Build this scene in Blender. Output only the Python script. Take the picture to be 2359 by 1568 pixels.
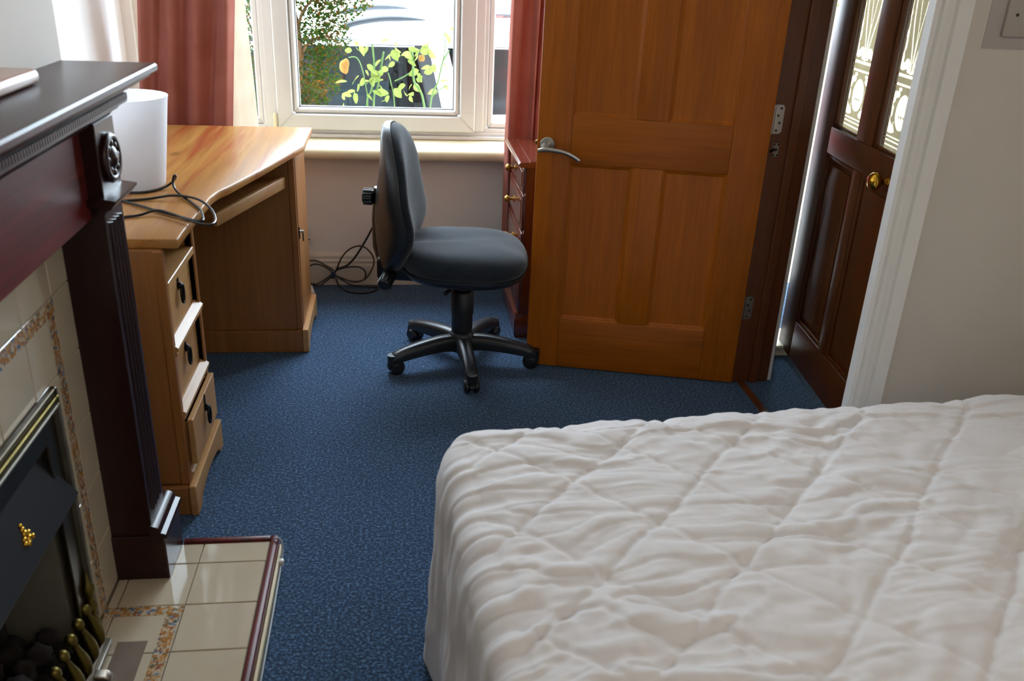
import bpy, bmesh, math, random
import numpy as np
from mathutils import Vector, Matrix, noise as mnoise
for o in list(bpy.data.objects): bpy.data.objects.remove(o)
SC = bpy.context.scene
COL = SC.collection
PI = math.pi
# ------------------------------------------------------------------ camera
def camera():
    yaw, pitch, roll = 0.1363027, 0.41717476, -0.04544654
    cy, sy, cp, sp, cr, sr = math.cos(yaw), math.sin(yaw), math.cos(pitch), math.sin(pitch), math.cos(roll), math.sin(roll)
    f = Vector((sy*cp, cy*cp, -sp)); r0 = Vector((cy, -sy, 0)); d0 = f.cross(r0)
    r = cr*r0 + sr*d0; d = -sr*r0 + cr*d0
    cd = bpy.data.cameras.new('camera'); co = bpy.data.objects.new('camera', cd); COL.objects.link(co)
    M = Matrix((r, -d, -f)).transposed().to_4x4(); M.translation = (0, 0, 1.5)
    co.matrix_world = M
    cd.sensor_width = 36; cd.lens = 2040.586/2359*36; cd.clip_start = .02
    cd.dof.use_dof = True; cd.dof.focus_distance = 3.25; cd.dof.aperture_fstop = 4.6
    SC.camera = co
camera()
# ------------------------------------------------------------------ light
SKY = 19.0
w = bpy.data.worlds.new('sky'); SC.world = w; w.use_nodes = True
bg = w.node_tree.nodes['Background']; bg.inputs[0].default_value = (.72, .87, 1, 1); bg.inputs[1].default_value = SKY
def area(name, loc, rot, sx, sy, portal=True, power=10, col=(1, 1, 1)):
    l = bpy.data.lights.new(name, 'AREA'); l.shape = 'RECTANGLE'; l.size = sx; l.size_y = sy; l.color = col; l.energy = power
    if portal: l.cycles.is_portal = True
    o = bpy.data.objects.new(name, l); COL.objects.link(o); o.location = loc; o.rotation_euler = rot
area('window_portal', (.1, 4.28, 1.55), (-PI/2, 0, 0), 2.2, 1.74)
area('doorway_portal', (1.9, 3.36, 1.05), (-PI/2, 0, 0), .8, 2.0)
fill_l = bpy.data.lights.new('fill_light', 'AREA'); fill_l.shape = 'DISK'; fill_l.size = .35; fill_l.energy = 17; fill_l.color = (1, .97, .93)   # unseen fill light added behind the viewer, bounced off the ceiling
fill_o = bpy.data.objects.new('fill_light', fill_l); COL.objects.link(fill_o); fill_o.location = (.9, -1.1, 1.75); fill_o.rotation_euler = (PI, 0, 0)
SC.view_settings.view_transform = 'Standard'; SC.view_settings.look = 'None'
SC.view_settings.exposure = 0.22; SC.view_settings.gamma = 1; SC.view_settings.use_curve_mapping = False
SC.cycles.max_bounces = 10; SC.cycles.diffuse_bounces = 5; SC.cycles.glossy_bounces = 4; SC.cycles.transmission_bounces = 6
SC.cycles.transparent_max_bounces = 16; SC.cycles.caustics_reflective = False; SC.cycles.caustics_refractive = False
SC.cycles.use_denoising = True; SC.cycles.sample_clamp_indirect = 6

# ------------------------------------------------------------------ materials
def lin(h):
    v = [int(h[i:i+2], 16)/255 for i in (0, 2, 4)]
    return tuple(c/12.92 if c <= .04045 else ((c+.055)/1.055)**2.4 for c in v) + (1,)
class NT:
    def __init__(s, name):
        s.m = bpy.data.materials.new(name); s.m.use_nodes = True; s.t = s.m.node_tree; s.t.nodes.clear()
    def n(s, typ, **kw):
        nd = s.t.nodes.new('ShaderNode'+typ)
        for k, v in kw.items():
            if k.startswith('i_'): nd.inputs[k[2:].replace('_', ' ')].default_value = v
            elif k.startswith('x'): nd.inputs[int(k[1:])].default_value = v
            else: setattr(nd, k, v)
        return nd
    def l(s, a, b): s.t.links.new(a, b)
    def out(s, sh):
        o = s.n('OutputMaterial'); s.l(sh, o.inputs[0]); return s.m
    def ramp(s, fac, stops, interp='LINEAR'):
        r = s.n('ValToRGB'); r.color_ramp.interpolation = interp; e = r.color_ramp.elements
        e[0].position, e[0].color = stops[0]; e[1].position, e[1].color = stops[-1]
        for p, c in stops[1:-1]:
            q = e.new(p); q.color = c
        s.l(fac, r.inputs[0]); return r.outputs[0]
    def coord(s, scale=(1, 1, 1), rot=(0, 0, 0)):
        c = s.n('TexCoord'); m = s.n('Mapping'); s.l(c.outputs['Object'], m.inputs[0])
        m.inputs['Scale'].default_value = scale; m.inputs['Rotation'].default_value = rot; return m.outputs[0]
    def noise(s, vec, scale=5, detail=3, rough=.5, dist=0):
        t = s.n('TexNoise'); s.l(vec, t.inputs['Vector']); t.inputs['Scale'].default_value = scale
        t.inputs['Detail'].default_value = detail; t.inputs['Roughness'].default_value = rough; t.inputs['Distortion'].default_value = dist
        return t.outputs['Fac']
    def bump(s, h, strength=.2, dist=.01):
        b = s.n('Bump'); b.inputs['Strength'].default_value = strength; b.inputs['Distance'].default_value = dist
        s.l(h, b.inputs['Height']); return b.outputs[0]
    def bsdf(s, **kw):
        return s.n('BsdfPrincipled', **kw)
def plain(name, h, rough=.5, metal=0, spec=.5, noise=0, nscale=30, bump=0, bscale=200, coat=0, sheen=0):
    t = NT(name); b = t.bsdf(); c = lin(h)
    b.inputs['Base Color'].default_value = c; b.inputs['Roughness'].default_value = rough; b.inputs['Metallic'].default_value = metal
    b.inputs['Specular IOR Level'].default_value = spec; b.inputs['Coat Weight'].default_value = coat; b.inputs['Coat Roughness'].default_value = .12
    b.inputs['Sheen Weight'].default_value = sheen
    v = t.coord()
    f = t.noise(v, nscale, 4)
    k = noise
    t.l(t.ramp(f, [(.25, tuple(x*(1-k) for x in c[:3])+(1,)), (.75, tuple(min(1, x*(1+k)) for x in c[:3])+(1,))]), b.inputs['Base Color'])
    if bump: t.l(t.bump(t.noise(v, bscale, 2), bump, .004), b.inputs['Normal'])
    return t.out(b.outputs[0])
def wood(name, light, dark, axis='Z', rough=.35, fine=70, coat=0., streak=None, contrast=.5, bump=.05, big=6, spec=.5, knots=False):
    t = NT(name); b = t.bsdf(); b.inputs['Roughness'].default_value = rough
    b.inputs['Coat Weight'].default_value = coat; b.inputs['Coat Roughness'].default_value = .18; b.inputs['Specular IOR Level'].default_value = spec
    sc = {'X': (.045, 1, 1), 'Y': (1, .045, 1), 'Z': (1, 1, .045)}[axis]
    v = t.coord(sc)
    f1 = t.noise(v, fine, 5, .6, .4); f2 = t.noise(v, big, 3, .5, 1.2)
    mx = t.n('Math', operation='MULTIPLY_ADD'); t.l(f1, mx.inputs[0]); mx.inputs[1].default_value = .55
    m2 = t.n('Math', operation='MULTIPLY'); t.l(f2, m2.inputs[0]); m2.inputs[1].default_value = .45; t.l(m2.outputs[0], mx.inputs[2])
    a, c = lin(light), lin(dark)
    col = t.ramp(mx.outputs[0], [(.5-contrast*.4, c), (.5+contrast*.4, a)])
    if streak:
        f3 = t.noise(v, 14, 4, .6, .8); msk = t.ramp(f3, [(.53, (0, 0, 0, 1)), (.66, (1, 1, 1, 1))])
        mm = t.n('Mix', data_type='RGBA'); t.l(msk, mm.inputs[0]); t.l(col, mm.inputs[6]); mm.inputs[7].default_value = lin(streak); col = mm.outputs[2]
    if knots:
        sk = {'X': (.5, 1, 1), 'Y': (1, .5, 1), 'Z': (1, 1, .5)}[axis]
        vo = t.n('TexVoronoi'); t.l(t.coord(sk), vo.inputs['Vector']); vo.inputs['Scale'].default_value = 5.2
        km = t.ramp(vo.outputs['Distance'], [(.035, (1, 1, 1, 1)), (.13, (0, 0, 0, 1))])
        mm = t.n('Mix', data_type='RGBA'); t.l(km, mm.inputs[0]); t.l(col, mm.inputs[6]); mm.inputs[7].default_value = lin('5a3015'); col = mm.outputs[2]
    t.l(col, b.inputs['Base Color'])
    if bump: t.l(t.bump(f1, bump, .003), b.inputs['Normal'])
    return t.out(b.outputs[0])
def glassmat(name, tint=(1, 1, 1, 1), refl=.08):
    t = NT(name); tr = t.n('BsdfTransparent'); tr.inputs[0].default_value = tint
    g = t.n('BsdfGlossy'); g.inputs['Roughness'].default_value = .02
    lw = t.n('LayerWeight'); lw.inputs[0].default_value = .5; pw = t.n('Math', operation='POWER'); t.l(lw.outputs['Facing'], pw.inputs[0]); pw.inputs[1].default_value = 5
    ma = t.n('Math', operation='MULTIPLY_ADD'); t.l(pw.outputs[0], ma.inputs[0]); ma.inputs[1].default_value = .6; ma.inputs[2].default_value = .025
    mx = t.n('MixShader'); t.l(ma.outputs[0], mx.inputs[0]); t.l(tr.outputs[0], mx.inputs[1]); t.l(g.outputs[0], mx.inputs[2])
    return t.out(mx.outputs[0])
def translucent(name, h, h2, fac=.5, rough=.8, nscale=8):
    t = NT(name); d = t.n('BsdfDiffuse'); tr = t.n('BsdfTranslucent'); v = t.coord()
    c = t.ramp(t.noise(v, nscale, 2), [(.3, lin(h)), (.7, lin(h2))])
    t.l(c, d.inputs[0]); t.l(c, tr.inputs[0])
    mx = t.n('MixShader'); mx.inputs[0].default_value = fac; t.l(d.outputs[0], mx.inputs[1]); t.l(tr.outputs[0], mx.inputs[2])
    return t.out(mx.outputs[0])
def carpet():
    t = NT('blue_carpet'); b = t.bsdf(); b.inputs['Roughness'].default_value = .95; b.inputs['Specular IOR Level'].default_value = .15
    b.inputs['Sheen Weight'].default_value = .25; b.inputs['Sheen Roughness'].default_value = .6; b.inputs['Sheen Tint'].default_value = (.55, .75, 1, 1)
    v = t.coord(); f = t.noise(v, 125, 3, .75); g = t.noise(v, 5, 3)
    c = t.ramp(f, [(.36, lin('0c1a30')), (.5, lin('213a58')), (.64, lin('5d7fa3'))])
    mm = t.n('Mix', data_type='RGBA', blend_type='MULTIPLY'); mm.inputs[0].default_value = .35
    t.l(c, mm.inputs[6]); t.l(t.ramp(g, [(.35, (.7, .7, .7, 1)), (.65, (1, 1, 1, 1))]), mm.inputs[7])
    t.l(mm.outputs[2], b.inputs['Base Color']); t.l(t.bump(f, .9, .008), b.inputs['Normal'])
    return t.out(b.outputs[0])
def floral():
    t = NT('floral_print'); b = t.bsdf(); b.inputs['Roughness'].default_value = .12
    v = t.coord(); base = lin('c4b59d')
    vo = t.n('TexVoronoi'); dn_ = t.n('TexNoise'); t.l(v, dn_.inputs['Vector']); dn_.inputs['Scale'].default_value = 150; dn_.inputs['Detail'].default_value = 2
    va = t.n('VectorMath', operation='MULTIPLY_ADD'); t.l(dn_.outputs['Color'], va.inputs[0]); va.inputs[1].default_value = (.022, .022, .022); t.l(v, va.inputs[2])
    t.l(va.outputs[0], vo.inputs['Vector']); vo.inputs['Scale'].default_value = 105
    sep = t.n('SeparateColor'); t.l(vo.outputs['Color'], sep.inputs[0])
    c = t.ramp(sep.outputs[0], [(0, lin('a8743c')), (.34, lin('b98a58')), (.52, lin('8e5a4a')), (.62, lin('56708f')), (.78, lin('8a6a4a')), (.92, lin('4c6258'))], 'CONSTANT')
    msk = t.ramp(vo.outputs['Distance'], [(.52, (1, 1, 1, 1)), (.68, (0, 0, 0, 1))])
    mm = t.n('Mix', data_type='RGBA'); t.l(msk, mm.inputs[0]); mm.inputs[6].default_value = base; t.l(c, mm.inputs[7])
    t.l(mm.outputs[2], b.inputs['Base Color']); return t.out(b.outputs[0])
M = {}
M['carpet'] = carpet()
M['wall'] = plain('wall_paint', 'ece7df', .75, noise=.03, nscale=3, bump=.05)
M['wall_lit'] = plain('wall_paint_windowlit', 'f3f4f6', .6, noise=.01, nscale=3)  # whiter than the other walls: window light put into the colour
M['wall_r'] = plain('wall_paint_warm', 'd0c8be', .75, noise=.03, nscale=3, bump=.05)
M['patch'] = plain('bare_patch_paint', 'b3a9a4', .8, noise=.04, nscale=12)
M['white'] = plain('white_gloss_paint', 'e6e3de', .3, noise=.02)
M['cream'] = plain('cream_gloss_paint', 'e0d2b0', .22, noise=.04, nscale=9)
M['skirt'] = plain('skirting_paint', 'd8cfc0', .4, noise=.03)
M['upvc'] = plain('window_plastic', 'd6d4d2', .25, noise=.01)
M['gasket'] = plain('grey_gasket', '8a8a8a', .6)
M['glass'] = glassmat('window_glass')
M['oak_z'] = wood('oak_veneer_upright', 'b46206', '8a4604', 'Z', .45, 90, 0, spec=.3, contrast=.5, big=10)
M['oak_x'] = wood('oak_veneer_level', 'ac5c06', '824204', 'X', .45, 90, 0, spec=.3, contrast=.5, big=10)
M['mahog'] = wood('mahogany_dark', '30100e', '180706', 'Z', .3, 60, .12, spec=.4, contrast=.8)
M['mahog_y'] = wood('mahogany_shelf', '451a16', '260d0a', 'Y', .36, 60, .05, spec=.35, contrast=.8)
M['mahog_red'] = wood('mahogany_red', '7a2622', '34100e', 'Y', .42, 45, .04, contrast=.42, spec=.35)
M['jamb'] = wood('stained_jamb', '723a12', '4c240a', 'Z', .4, 60, .06, contrast=.8)
M['front_door'] = wood('stained_hardwood', '7c4214', '48220a', 'Z', .45, 50, .04, contrast=.9, big=8)
M['front_door_y'] = wood('stained_hardwood_level', '783f12', '48220a', 'Y', .45, 50, .04, contrast=.9, big=8)
M['pine_top'] = wood('pine_worktop', 'bb8644', '8c5a24', 'Y', .3, 36, .15, '94481f', contrast=.45, big=9, knots=True)
M['pine_z'] = wood('pine_upright', 'a06a34', '74431c', 'Z', .36, 40, .12, contrast=.6, knots=True)
M['pine_y'] = wood('pine_drawer', 'c0945c', '96683a', 'Y', .42, 40, .06, 'a06a3c', contrast=.8)
M['chest'] = wood('chest_mahogany', '5e2418', '361009', 'Z', .25, 50, .4, contrast=.8)
M['chest_y'] = wood('chest_mahogany_level', '6e3324', '42170e', 'Y', .18, 50, .6, contrast=.8)
M['brass'] = plain('aged_brass', 'b08a44', .3, 1, noise=.12)
M['brass_b'] = plain('bright_brass', 'd8a83c', .15, 1)
M['brass_d'] = plain('tarnished_brass', '6e6030', .42, 1, noise=.25, nscale=40)
M['steel'] = plain('satin_steel', 'b9b4ac', .3, 1, noise=.05)
M['steel_d'] = plain('dull_steel', '8d8478', .38, 1, noise=.1)
M['steel_w'] = plain('worn_steel', '7a7468', .5, .8, noise=.1)
M['black'] = plain('black_plastic', '17181a', .38, noise=.05)
M['shell'] = plain('black_shell_plastic', '222529', .35, noise=.05)
M['iron'] = plain('black_iron', '101113', .25, .6)
M['fabric'] = plain('charcoal_wool', '20262d', .95, spec=.15, noise=.5, nscale=300, bump=.4, bscale=350, sheen=.22)
M['cable'] = plain('black_cable', '0e0e10', .3)
M['cable_b'] = plain('brown_cable', '3a2e1a', .4)
M['cable_g'] = plain('grey_cable', '9aa0a6', .35)
M['tile'] = plain('cream_tile', 'c4b59d', .08, noise=.05, nscale=6, coat=.3)
M['grout'] = plain('grout', '8a7d6a', .9)
M['floral'] = floral()
M['hood'] = plain('black_hood_paint', '1b1d22', .45, noise=.1)
M['frame_m'] = plain('bronze_trim', '4a4030', .3, .9, noise=.15)
M['plate'] = plain('brown_plate', '7a6a5c', .35, noise=.1)
M['soot'] = plain('sooty_iron', '0c0a09', .8)
M['cheek'] = plain('pale_firebrick', '6f6a60', .7, noise=.1)
M['coal'] = plain('ceramic_coal', '201611', .85, noise=.6, nscale=14, bump=.6, bscale=50)
M['bin'] = translucent('frosted_plastic', 'fbfbfd', 'f8f9fc', .5)
M['curtain'] = translucent('terracotta_cloth', 'b4766a', 'a8695c', .22)
M['lining'] = translucent('cream_lining', 'f0eadf', 'e9e1d4', .42)
_t = NT('obscured_glass'); _a = _t.n('BsdfTransparent'); _a.inputs[0].default_value = (.26, .24, .185, 1); _d = _t.n('BsdfTranslucent'); _d.inputs[0].default_value = (.8, .76, .66, 1)
_m = _t.n('MixShader'); _m.inputs[0].default_value = .3; _t.l(_a.outputs[0], _m.inputs[1]); _t.l(_d.outputs[0], _m.inputs[2]); M['etch'] = _t.out(_m.outputs[0])
M['pale_wood'] = wood('pale_wood', 'd2ac94', 'b98e76', 'Y', .3, 40, .2)
M['quilt'] = plain('quilted_cotton', 'e9e5e5', .9, spec=.2, noise=.03, nscale=8, bump=.12, bscale=600, sheen=.2)
M['plastic_w'] = plain('white_plastic', 'dcdad4', .35)
M['grey_sw'] = plain('switch_plate', 'aaa198', .4)
M['screw'] = plain('screw_head', '4a443c', .4, .8)
M['leaf'] = translucent('box_leaf', '24441a', '3e4a1c', .35, nscale=26)
M['leaf_o'] = translucent('amber_leaf', '6a4a1c', '5c3414', .35, nscale=26)
M['rose_leaf'] = translucent('rose_leaf', '66783a', '8a9250', .4, nscale=14)
M['stem'] = plain('green_stem', '4a6a24', .6, noise=.2)
M['bark'] = plain('pale_bark', '6a5038', .9, noise=.3, nscale=20, bump=.5, bscale=60)
M['petal'] = translucent('wilted_petal', 'c0985a', 'a87840', .4, nscale=30)
M['car_w'] = plain('silver_white_paint', 'd8dce2', .2, .1, coat=.6)
M['car_r'] = plain('red_paint', 'b02a24', .25, coat=.6)
M['car_trim'] = plain('car_black_trim', '1a1d22', .35)
M['car_glass'] = glassmat('tinted_glass', (.09, .105, .11, 1))
M['car_seat'] = plain('car_seat_cloth', '15171a', .9)
M['tyre'] = plain('tyre_rubber', '121212', .8)
M['paving'] = plain('pale_paving', 'b8b4ac', .9, noise=.08, nscale=2)
M['brickw'] = plain('porch_render', 'a89c80', .8, noise=.06, nscale=6)
M['ext'] = plain('outer_wall_render', 'c9bda6', .85, noise=.06)

# ------------------------------------------------------------------ mesh builder
class MB:
    def __init__(s): s.b = bmesh.new()
    def box(s, x0, y0, z0, x1, y1, z1, bev=0, seg=1):
        b2 = bmesh.new(); bmesh.ops.create_cube(b2, size=1)
        for v in b2.verts:
            v.co = Vector(((x0+x1)/2+v.co.x*(x1-x0), (y0+y1)/2+v.co.y*(y1-y0), (z0+z1)/2+v.co.z*(z1-z0)))
        if bev: bmesh.ops.bevel(b2, geom=b2.edges[:], offset=min(bev, .45*min(abs(x1-x0), abs(y1-y0), abs(z1-z0))), segments=seg, affect='EDGES', profile=.5)
        return s.add(b2)
    def add(s, b2, mat=None):
        if mat is not None: bmesh.ops.transform(b2, matrix=mat, verts=b2.verts[:])
        me = bpy.data.meshes.new('tmp'); b2.to_mesh(me); b2.free(); s.b.from_mesh(me); bpy.data.meshes.remove(me); return s
    def prism(s, pts, axis, a, b, bev=0, seg=1):
        """pts: 2-D polygon; axis 'X','Y','Z' extruded from a to b. (X: pts=(y,z); Y: pts=(x,z); Z: pts=(x,y))"""
        def P(p, t): return {'X': (t, p[0], p[1]), 'Y': (p[0], t, p[1]), 'Z': (p[0], p[1], t)}[axis]
        b2 = bmesh.new(); lo = [b2.verts.new(P(p, a)) for p in pts]; hi = [b2.verts.new(P(p, b)) for p in pts]
        b2.faces.new(lo); b2.faces.new(hi[::-1]); n = len(pts)
        for i in range(n): b2.faces.new((lo[i], hi[i], hi[(i+1) % n], lo[(i+1) % n]))
        bmesh.ops.recalc_face_normals(b2, faces=b2.faces[:])
        if bev: bmesh.ops.bevel(b2, geom=[e for e in b2.edges if e.calc_face_angle(0) > .6], offset=bev, segments=seg, affect='EDGES', profile=.5)
        return s.add(b2)
    def lathe(s, prof, n=20, mat=None, cap=True):
        """prof: (r,z) list around Z"""
        b2 = bmesh.new(); rings = []
        for r, z in prof: rings.append([b2.verts.new((r*math.cos(2*PI*i/n), r*math.sin(2*PI*i/n), z)) for i in range(n)])
        for a, c in zip(rings, rings[1:]):
            for i in range(n): b2.faces.new((a[i], a[(i+1) % n], c[(i+1) % n], c[i]))
        if cap:
            b2.faces.new(rings[0][::-1]); b2.faces.new(rings[-1])
        bmesh.ops.recalc_face_normals(b2, faces=b2.faces[:])
        return s.add(b2, mat)
    def tube(s, pts, r, n=8, closed=False, flat=1.0):
        P = [Vector(p) for p in pts]; m = len(P); rr = r if isinstance(r, (list, tuple)) else [r]*m
        b2 = bmesh.new(); rings = []; up = None
        for i in range(m):
            t = (P[(i+1) % m]-P[i-1]) if closed else (P[min(i+1, m-1)]-P[max(i-1, 0)])
            if t.length < 1e-9: t = Vector((0, 0, 1))
            t.normalize()
            if up is None: up = t.orthogonal().normalized()
            up = (up-t*up.dot(t)); up = up.normalized() if up.length > 1e-6 else t.orthogonal().normalized()
            sd = t.cross(up)
            rings.append([b2.verts.new(P[i]+(up*math.cos(2*PI*k/n)+sd*math.sin(2*PI*k/n)*flat)*rr[i]) for k in range(n)])
        L = m if closed else m-1
        for i in range(L):
            a, c = rings[i], rings[(i+1) % m]
            for k in range(n): b2.faces.new((a[k], a[(k+1) % n], c[(k+1) % n], c[k]))
        if not closed:
            b2.faces.new(rings[0][::-1]); b2.faces.new(rings[-1])
        bmesh.ops.recalc_face_normals(b2, faces=b2.faces[:])
        return s.add(b2)
    def sphere(s, c, r, u=14, v=9):
        b2 = bmesh.new(); bmesh.ops.create_uvsphere(b2, u_segments=u, v_segments=v, radius=1)
        rx = r if isinstance(r, (tuple, list)) else (r, r, r)
        for q in b2.verts: q.co = Vector((q.co.x*rx[0]+c[0], q.co.y*rx[1]+c[1], q.co.z*rx[2]+c[2]))
        return s.add(b2)
    def cyl(s, p, q, r, n=16, r2=None, bev=0):
        p, q = Vector(p), Vector(q); d = q-p; L = d.length; r2 = r if r2 is None else r2
        pr = [(r, 0), (r2, L)] if not bev else [(r-bev, 0), (r, bev), (r2, L-bev), (r2-bev, L)]
        return s.lathe(pr, n, Matrix.Translation(p) @ d.to_track_quat('Z', 'Y').to_matrix().to_4x4())
    def build(s, name, mat, parent=None, smooth=None, origin=None, kind=None, label=None):
        me = bpy.data.meshes.new(name); 
        o0 = Vector(origin) if origin is not None else (Vector(parent['_o']) if parent is not None and '_o' in parent else Vector((0, 0, 0)))
        if o0.length: bmesh.ops.translate(s.b, verts=s.b.verts[:], vec=-o0)
        s.b.to_mesh(me); s.b.free()
        me.materials.append(M[mat] if isinstance(mat, str) else mat)
        o = bpy.data.objects.new(name, me); COL.objects.link(o)
        if parent is not None:
            o.parent = parent
            if '_o' in parent: o['_o'] = parent['_o']
        elif origin is not None: o.location = o0
        if smooth is not None and len(me.polygons):
            if smooth >= 180: me.shade_smooth()
            else:
                me.shade_smooth(); me.set_sharp_from_angle(angle=math.radians(smooth))
        if kind: o['kind'] = kind
        if label: o['label'] = label
        return o
def thing(name, label, cat, loc=(0, 0, 0), rotz=0, group=None, world=True):
    """Empty at the thing's base. world=True: its parts are given in world coordinates."""
    o = bpy.data.objects.new(name, None); COL.objects.link(o); o.location = loc; o.rotation_euler = (0, 0, rotz); o.empty_display_size = .1
    o['label'] = label; o['category'] = cat
    if group: o['group'] = group
    if world: o['_o'] = tuple(loc)
    return o
def tag(o, label, cat, group=None):
    o['label'] = label; o['category'] = cat
    if group: o['group'] = group
    return o
def struct(o, label=None):
    o['kind'] = 'structure'
    if label: o['label'] = label
    return o
def child_copy(src, parent, loc=None, rot=None):
    c = src.copy(); COL.objects.link(c); c.parent = parent
    if loc is not None: c.location = loc
    if rot is not None: c.rotation_euler = rot
    return c
def spline(pts, n=8, closed=False):
    P = [Vector(p) for p in pts]; m = len(P); out = []
    for i in range(m if closed else m-1):
        a, b, c, d = (P[(i-1) % m], P[i], P[(i+1) % m], P[(i+2) % m]) if closed else (P[max(i-1, 0)], P[i], P[i+1], P[min(i+2, m-1)])
        for k in range(n):
            t = k/n
            out.append(.5*((2*b)+(c-a)*t+(2*a-5*b+4*c-d)*t*t+(3*b-a-3*c+d)*t**3))
    if not closed: out.append(P[-1])
    return out
def grid_mesh(V, closed_u=False):
    """V: (nu,nv,3) array -> bmesh"""
    b = bmesh.new(); nu, nv = len(V), len(V[0])
    vs = [[b.verts.new(V[i][j]) for j in range(nv)] for i in range(nu)]
    for i in range(nu if closed_u else nu-1):
        for j in range(nv-1):
            i2 = (i+1) % nu; b.faces.new((vs[i][j], vs[i2][j], vs[i2][j+1], vs[i][j+1]))
    return b
# ================================================================== SETTING
struct(MB().box(-1.13, -1.6, -.1, 2.3, 4.04, 0).build('floor', 'carpet'), 'speckled dark blue carpet covering the room and hall')
struct(MB().box(-1.4, -1.9, 2.7, 2.6, 4.3, 2.82).build('ceiling', 'wall'))
# window wall, with the opening for the three-light window
wb = MB().box(-1.38, 4.04, -.8, 1.27, 4.28, .62).box(-1.38, 4.04, .62, -1.0, 4.28, 2.7).box(1.2, 4.04, .62, 1.27, 4.28, 2.7).box(-1.0, 4.04, 2.42, 1.2, 4.28, 2.7)  # opening enlarged out of view, right and top, to let in more daylight
struct(wb.build('wall_back', 'wall'), 'pale painted wall under and around the window')
struct(MB().box(-1.38, 2.06, -.1, -1.13, 4.04, 2.7).build('wall_left', 'wall_lit'), 'alcove wall beside the chimney breast, window light put into its whiter colour')
# chimney breast with a fire opening
cb = MB().box(-1.38, 1.6, 0, -.71, 2.06, 2.7).box(-1.38, .2, 0, -.71, 1.17, 2.7).box(-1.38, 1.17, .6, -.71, 1.6, 2.7).box(-1.38, 1.17, 0, -1.05, 1.6, .6)
struct(cb.build('wall_chimney', 'wall'), 'pale chimney breast above the mantelpiece')
struct(MB().box(-1.38, -1.6, 0, -1.13, .2, 2.7).build('wall_left', 'wall'))
struct(MB().box(1.29, 2.986, 0, 1.41, 4.04, 2.7).box(1.305, 2.166, 2.031, 1.41, 2.986, 2.7).box(1.27, 4.04, -.8, 1.42, 4.28, 2.7).build('wall_partition', 'wall'), 'partition wall between bedroom and hall, behind the open door')
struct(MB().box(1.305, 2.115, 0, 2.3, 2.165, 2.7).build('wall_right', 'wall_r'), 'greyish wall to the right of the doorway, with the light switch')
struct(MB().box(2.1, -1.6, 0, 2.3, 2.115, 2.7).build('wall_right', 'wall'))
struct(MB().box(2.3, 2.115, -.8, 2.45, 4.95, 2.7).build('wall_hall', 'brickw'), 'cream wall of the porch seen through the front door glass')
struct(MB().box(1.41, 3.2, -.1, 1.50, 3.34, 2.7).box(1.50, 3.2, 2.06, 2.3, 3.34, 2.7).build('wall_front', 'wall'))
wr = MB().box(-1.38, -1.85, 0, 2.45, -1.6, 2.7)
struct(wr.build('wall_rear', 'wall'))
# skirting under the window
sk = MB().prism([(4.04, 0), (4.022, 0), (4.022, .095), (4.026, .105), (4.024, .118), (4.03, .125), (4.030, .14), (4.036, .152), (4.04, .152)], 'X', -1.13, 1.29)
struct(sk.build('baseboard_back', 'skirt'), 'cream moulded skirting board under the window')
# window board with rounded nose, and its riser
sb = MB().prism([(4.24, .612), (3.975, .612)]+[(3.955-.024*math.sin(a), .638-.026*math.cos(a)) for a in [PI*k/8 for k in range(9)]]+[(3.975, .664), (4.24, .664)], 'X', -1.0, 1.2)
struct(sb.build('trim_1', 'cream', smooth=40), 'cream painted window board with rounded front edge')
# bare painted patch round the switch
struct(MB().box(1.412, 2.1135, 1.322, 1.66, 2.116, 1.56).build('trim_2', 'patch', ), 'darker rectangle of old paint around the light switch')
# architrave on the near side of the doorway
ar = MB().prism([(1.252, 2.116), (1.252, 2.084), (1.262, 2.080), (1.268, 2.086), (1.272, 2.080), (1.282, 2.080), (1.286, 2.090), (1.300, 2.094), (1.308, 2.094), (1.312, 2.084), (1.350, 2.084), (1.352, 2.088), (1.352, 2.116)], 'Z', 0, 2.08)
struct(ar.build('trim_3', 'white', smooth=30), 'white moulded architrave at the right edge of the doorway')
# hinge jamb
jb = struct(MB().box(1.268, 2.944, 0, 1.334, 2.985, 2.03).build('trim_4', 'jamb'), 'brown stained door jamb carrying the hinges')
MB().box(1.334, 2.93, 0, 1.366, 2.985, 2.03, .003).build('door_stop', 'jamb', jb)
MB().box(1.366, 2.944, 0, 1.412, 2.985, 2.03, .002).build('jamb_lining', 'jamb', jb)
MB().box(1.412, 2.948, 0, 1.428, 3.02, 2.03, .003).build('white_edge', 'white', jb, label='white painted edge of the jamb')
MB().box(1.30, 2.18, 2.0, 1.412, 2.944, 2.03).build('head', 'jamb', jb)
MB().box(1.31, 2.1655, 0, 1.412, 2.18, 2.0).build('near_jamb', 'jamb', jb)
def hinge(z0, z1, mat):
    hp = MB().prism([(1.272, z0), (1.296, z0), (1.304, z0+.008), (1.304, z1-.008), (1.296, z1), (1.272, z1)], 'Y', 2.9415, 2.945)
    h = hp.build('hinge', mat, jb, label='steel butt hinge leaf on the jamb')
    for k, f in enumerate((.12, .38, .63, .88)):
        MB().cyl((1.284+.008*(k % 2), 2.942, z0+(z1-z0)*f), (1.284+.008*(k % 2), 2.9405, z0+(z1-z0)*f), .0045, 10).build('screw', 'screw', h)
    MB().cyl((1.268, 2.941, z0), (1.268, 2.941, z1), .005, 10).build('knuckle', mat, h, smooth=60)
hinge(.952, 1.05, 'steel'); hinge(.262, .352, 'steel_d')
kp = MB().box(1.283, 2.9415, .872, 1.306, 2.945, .922, .002).build('catch_plate', 'steel_d', jb, label='small square catch plate with dark hook')
for dx in (.005, .018):
    for dz in (.007, .043): MB().cyl((1.283+dx, 2.942, .872+dz), (1.283+dx, 2.9405, .872+dz), .0032, 10).build('screw', 'iron', kp)
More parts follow.
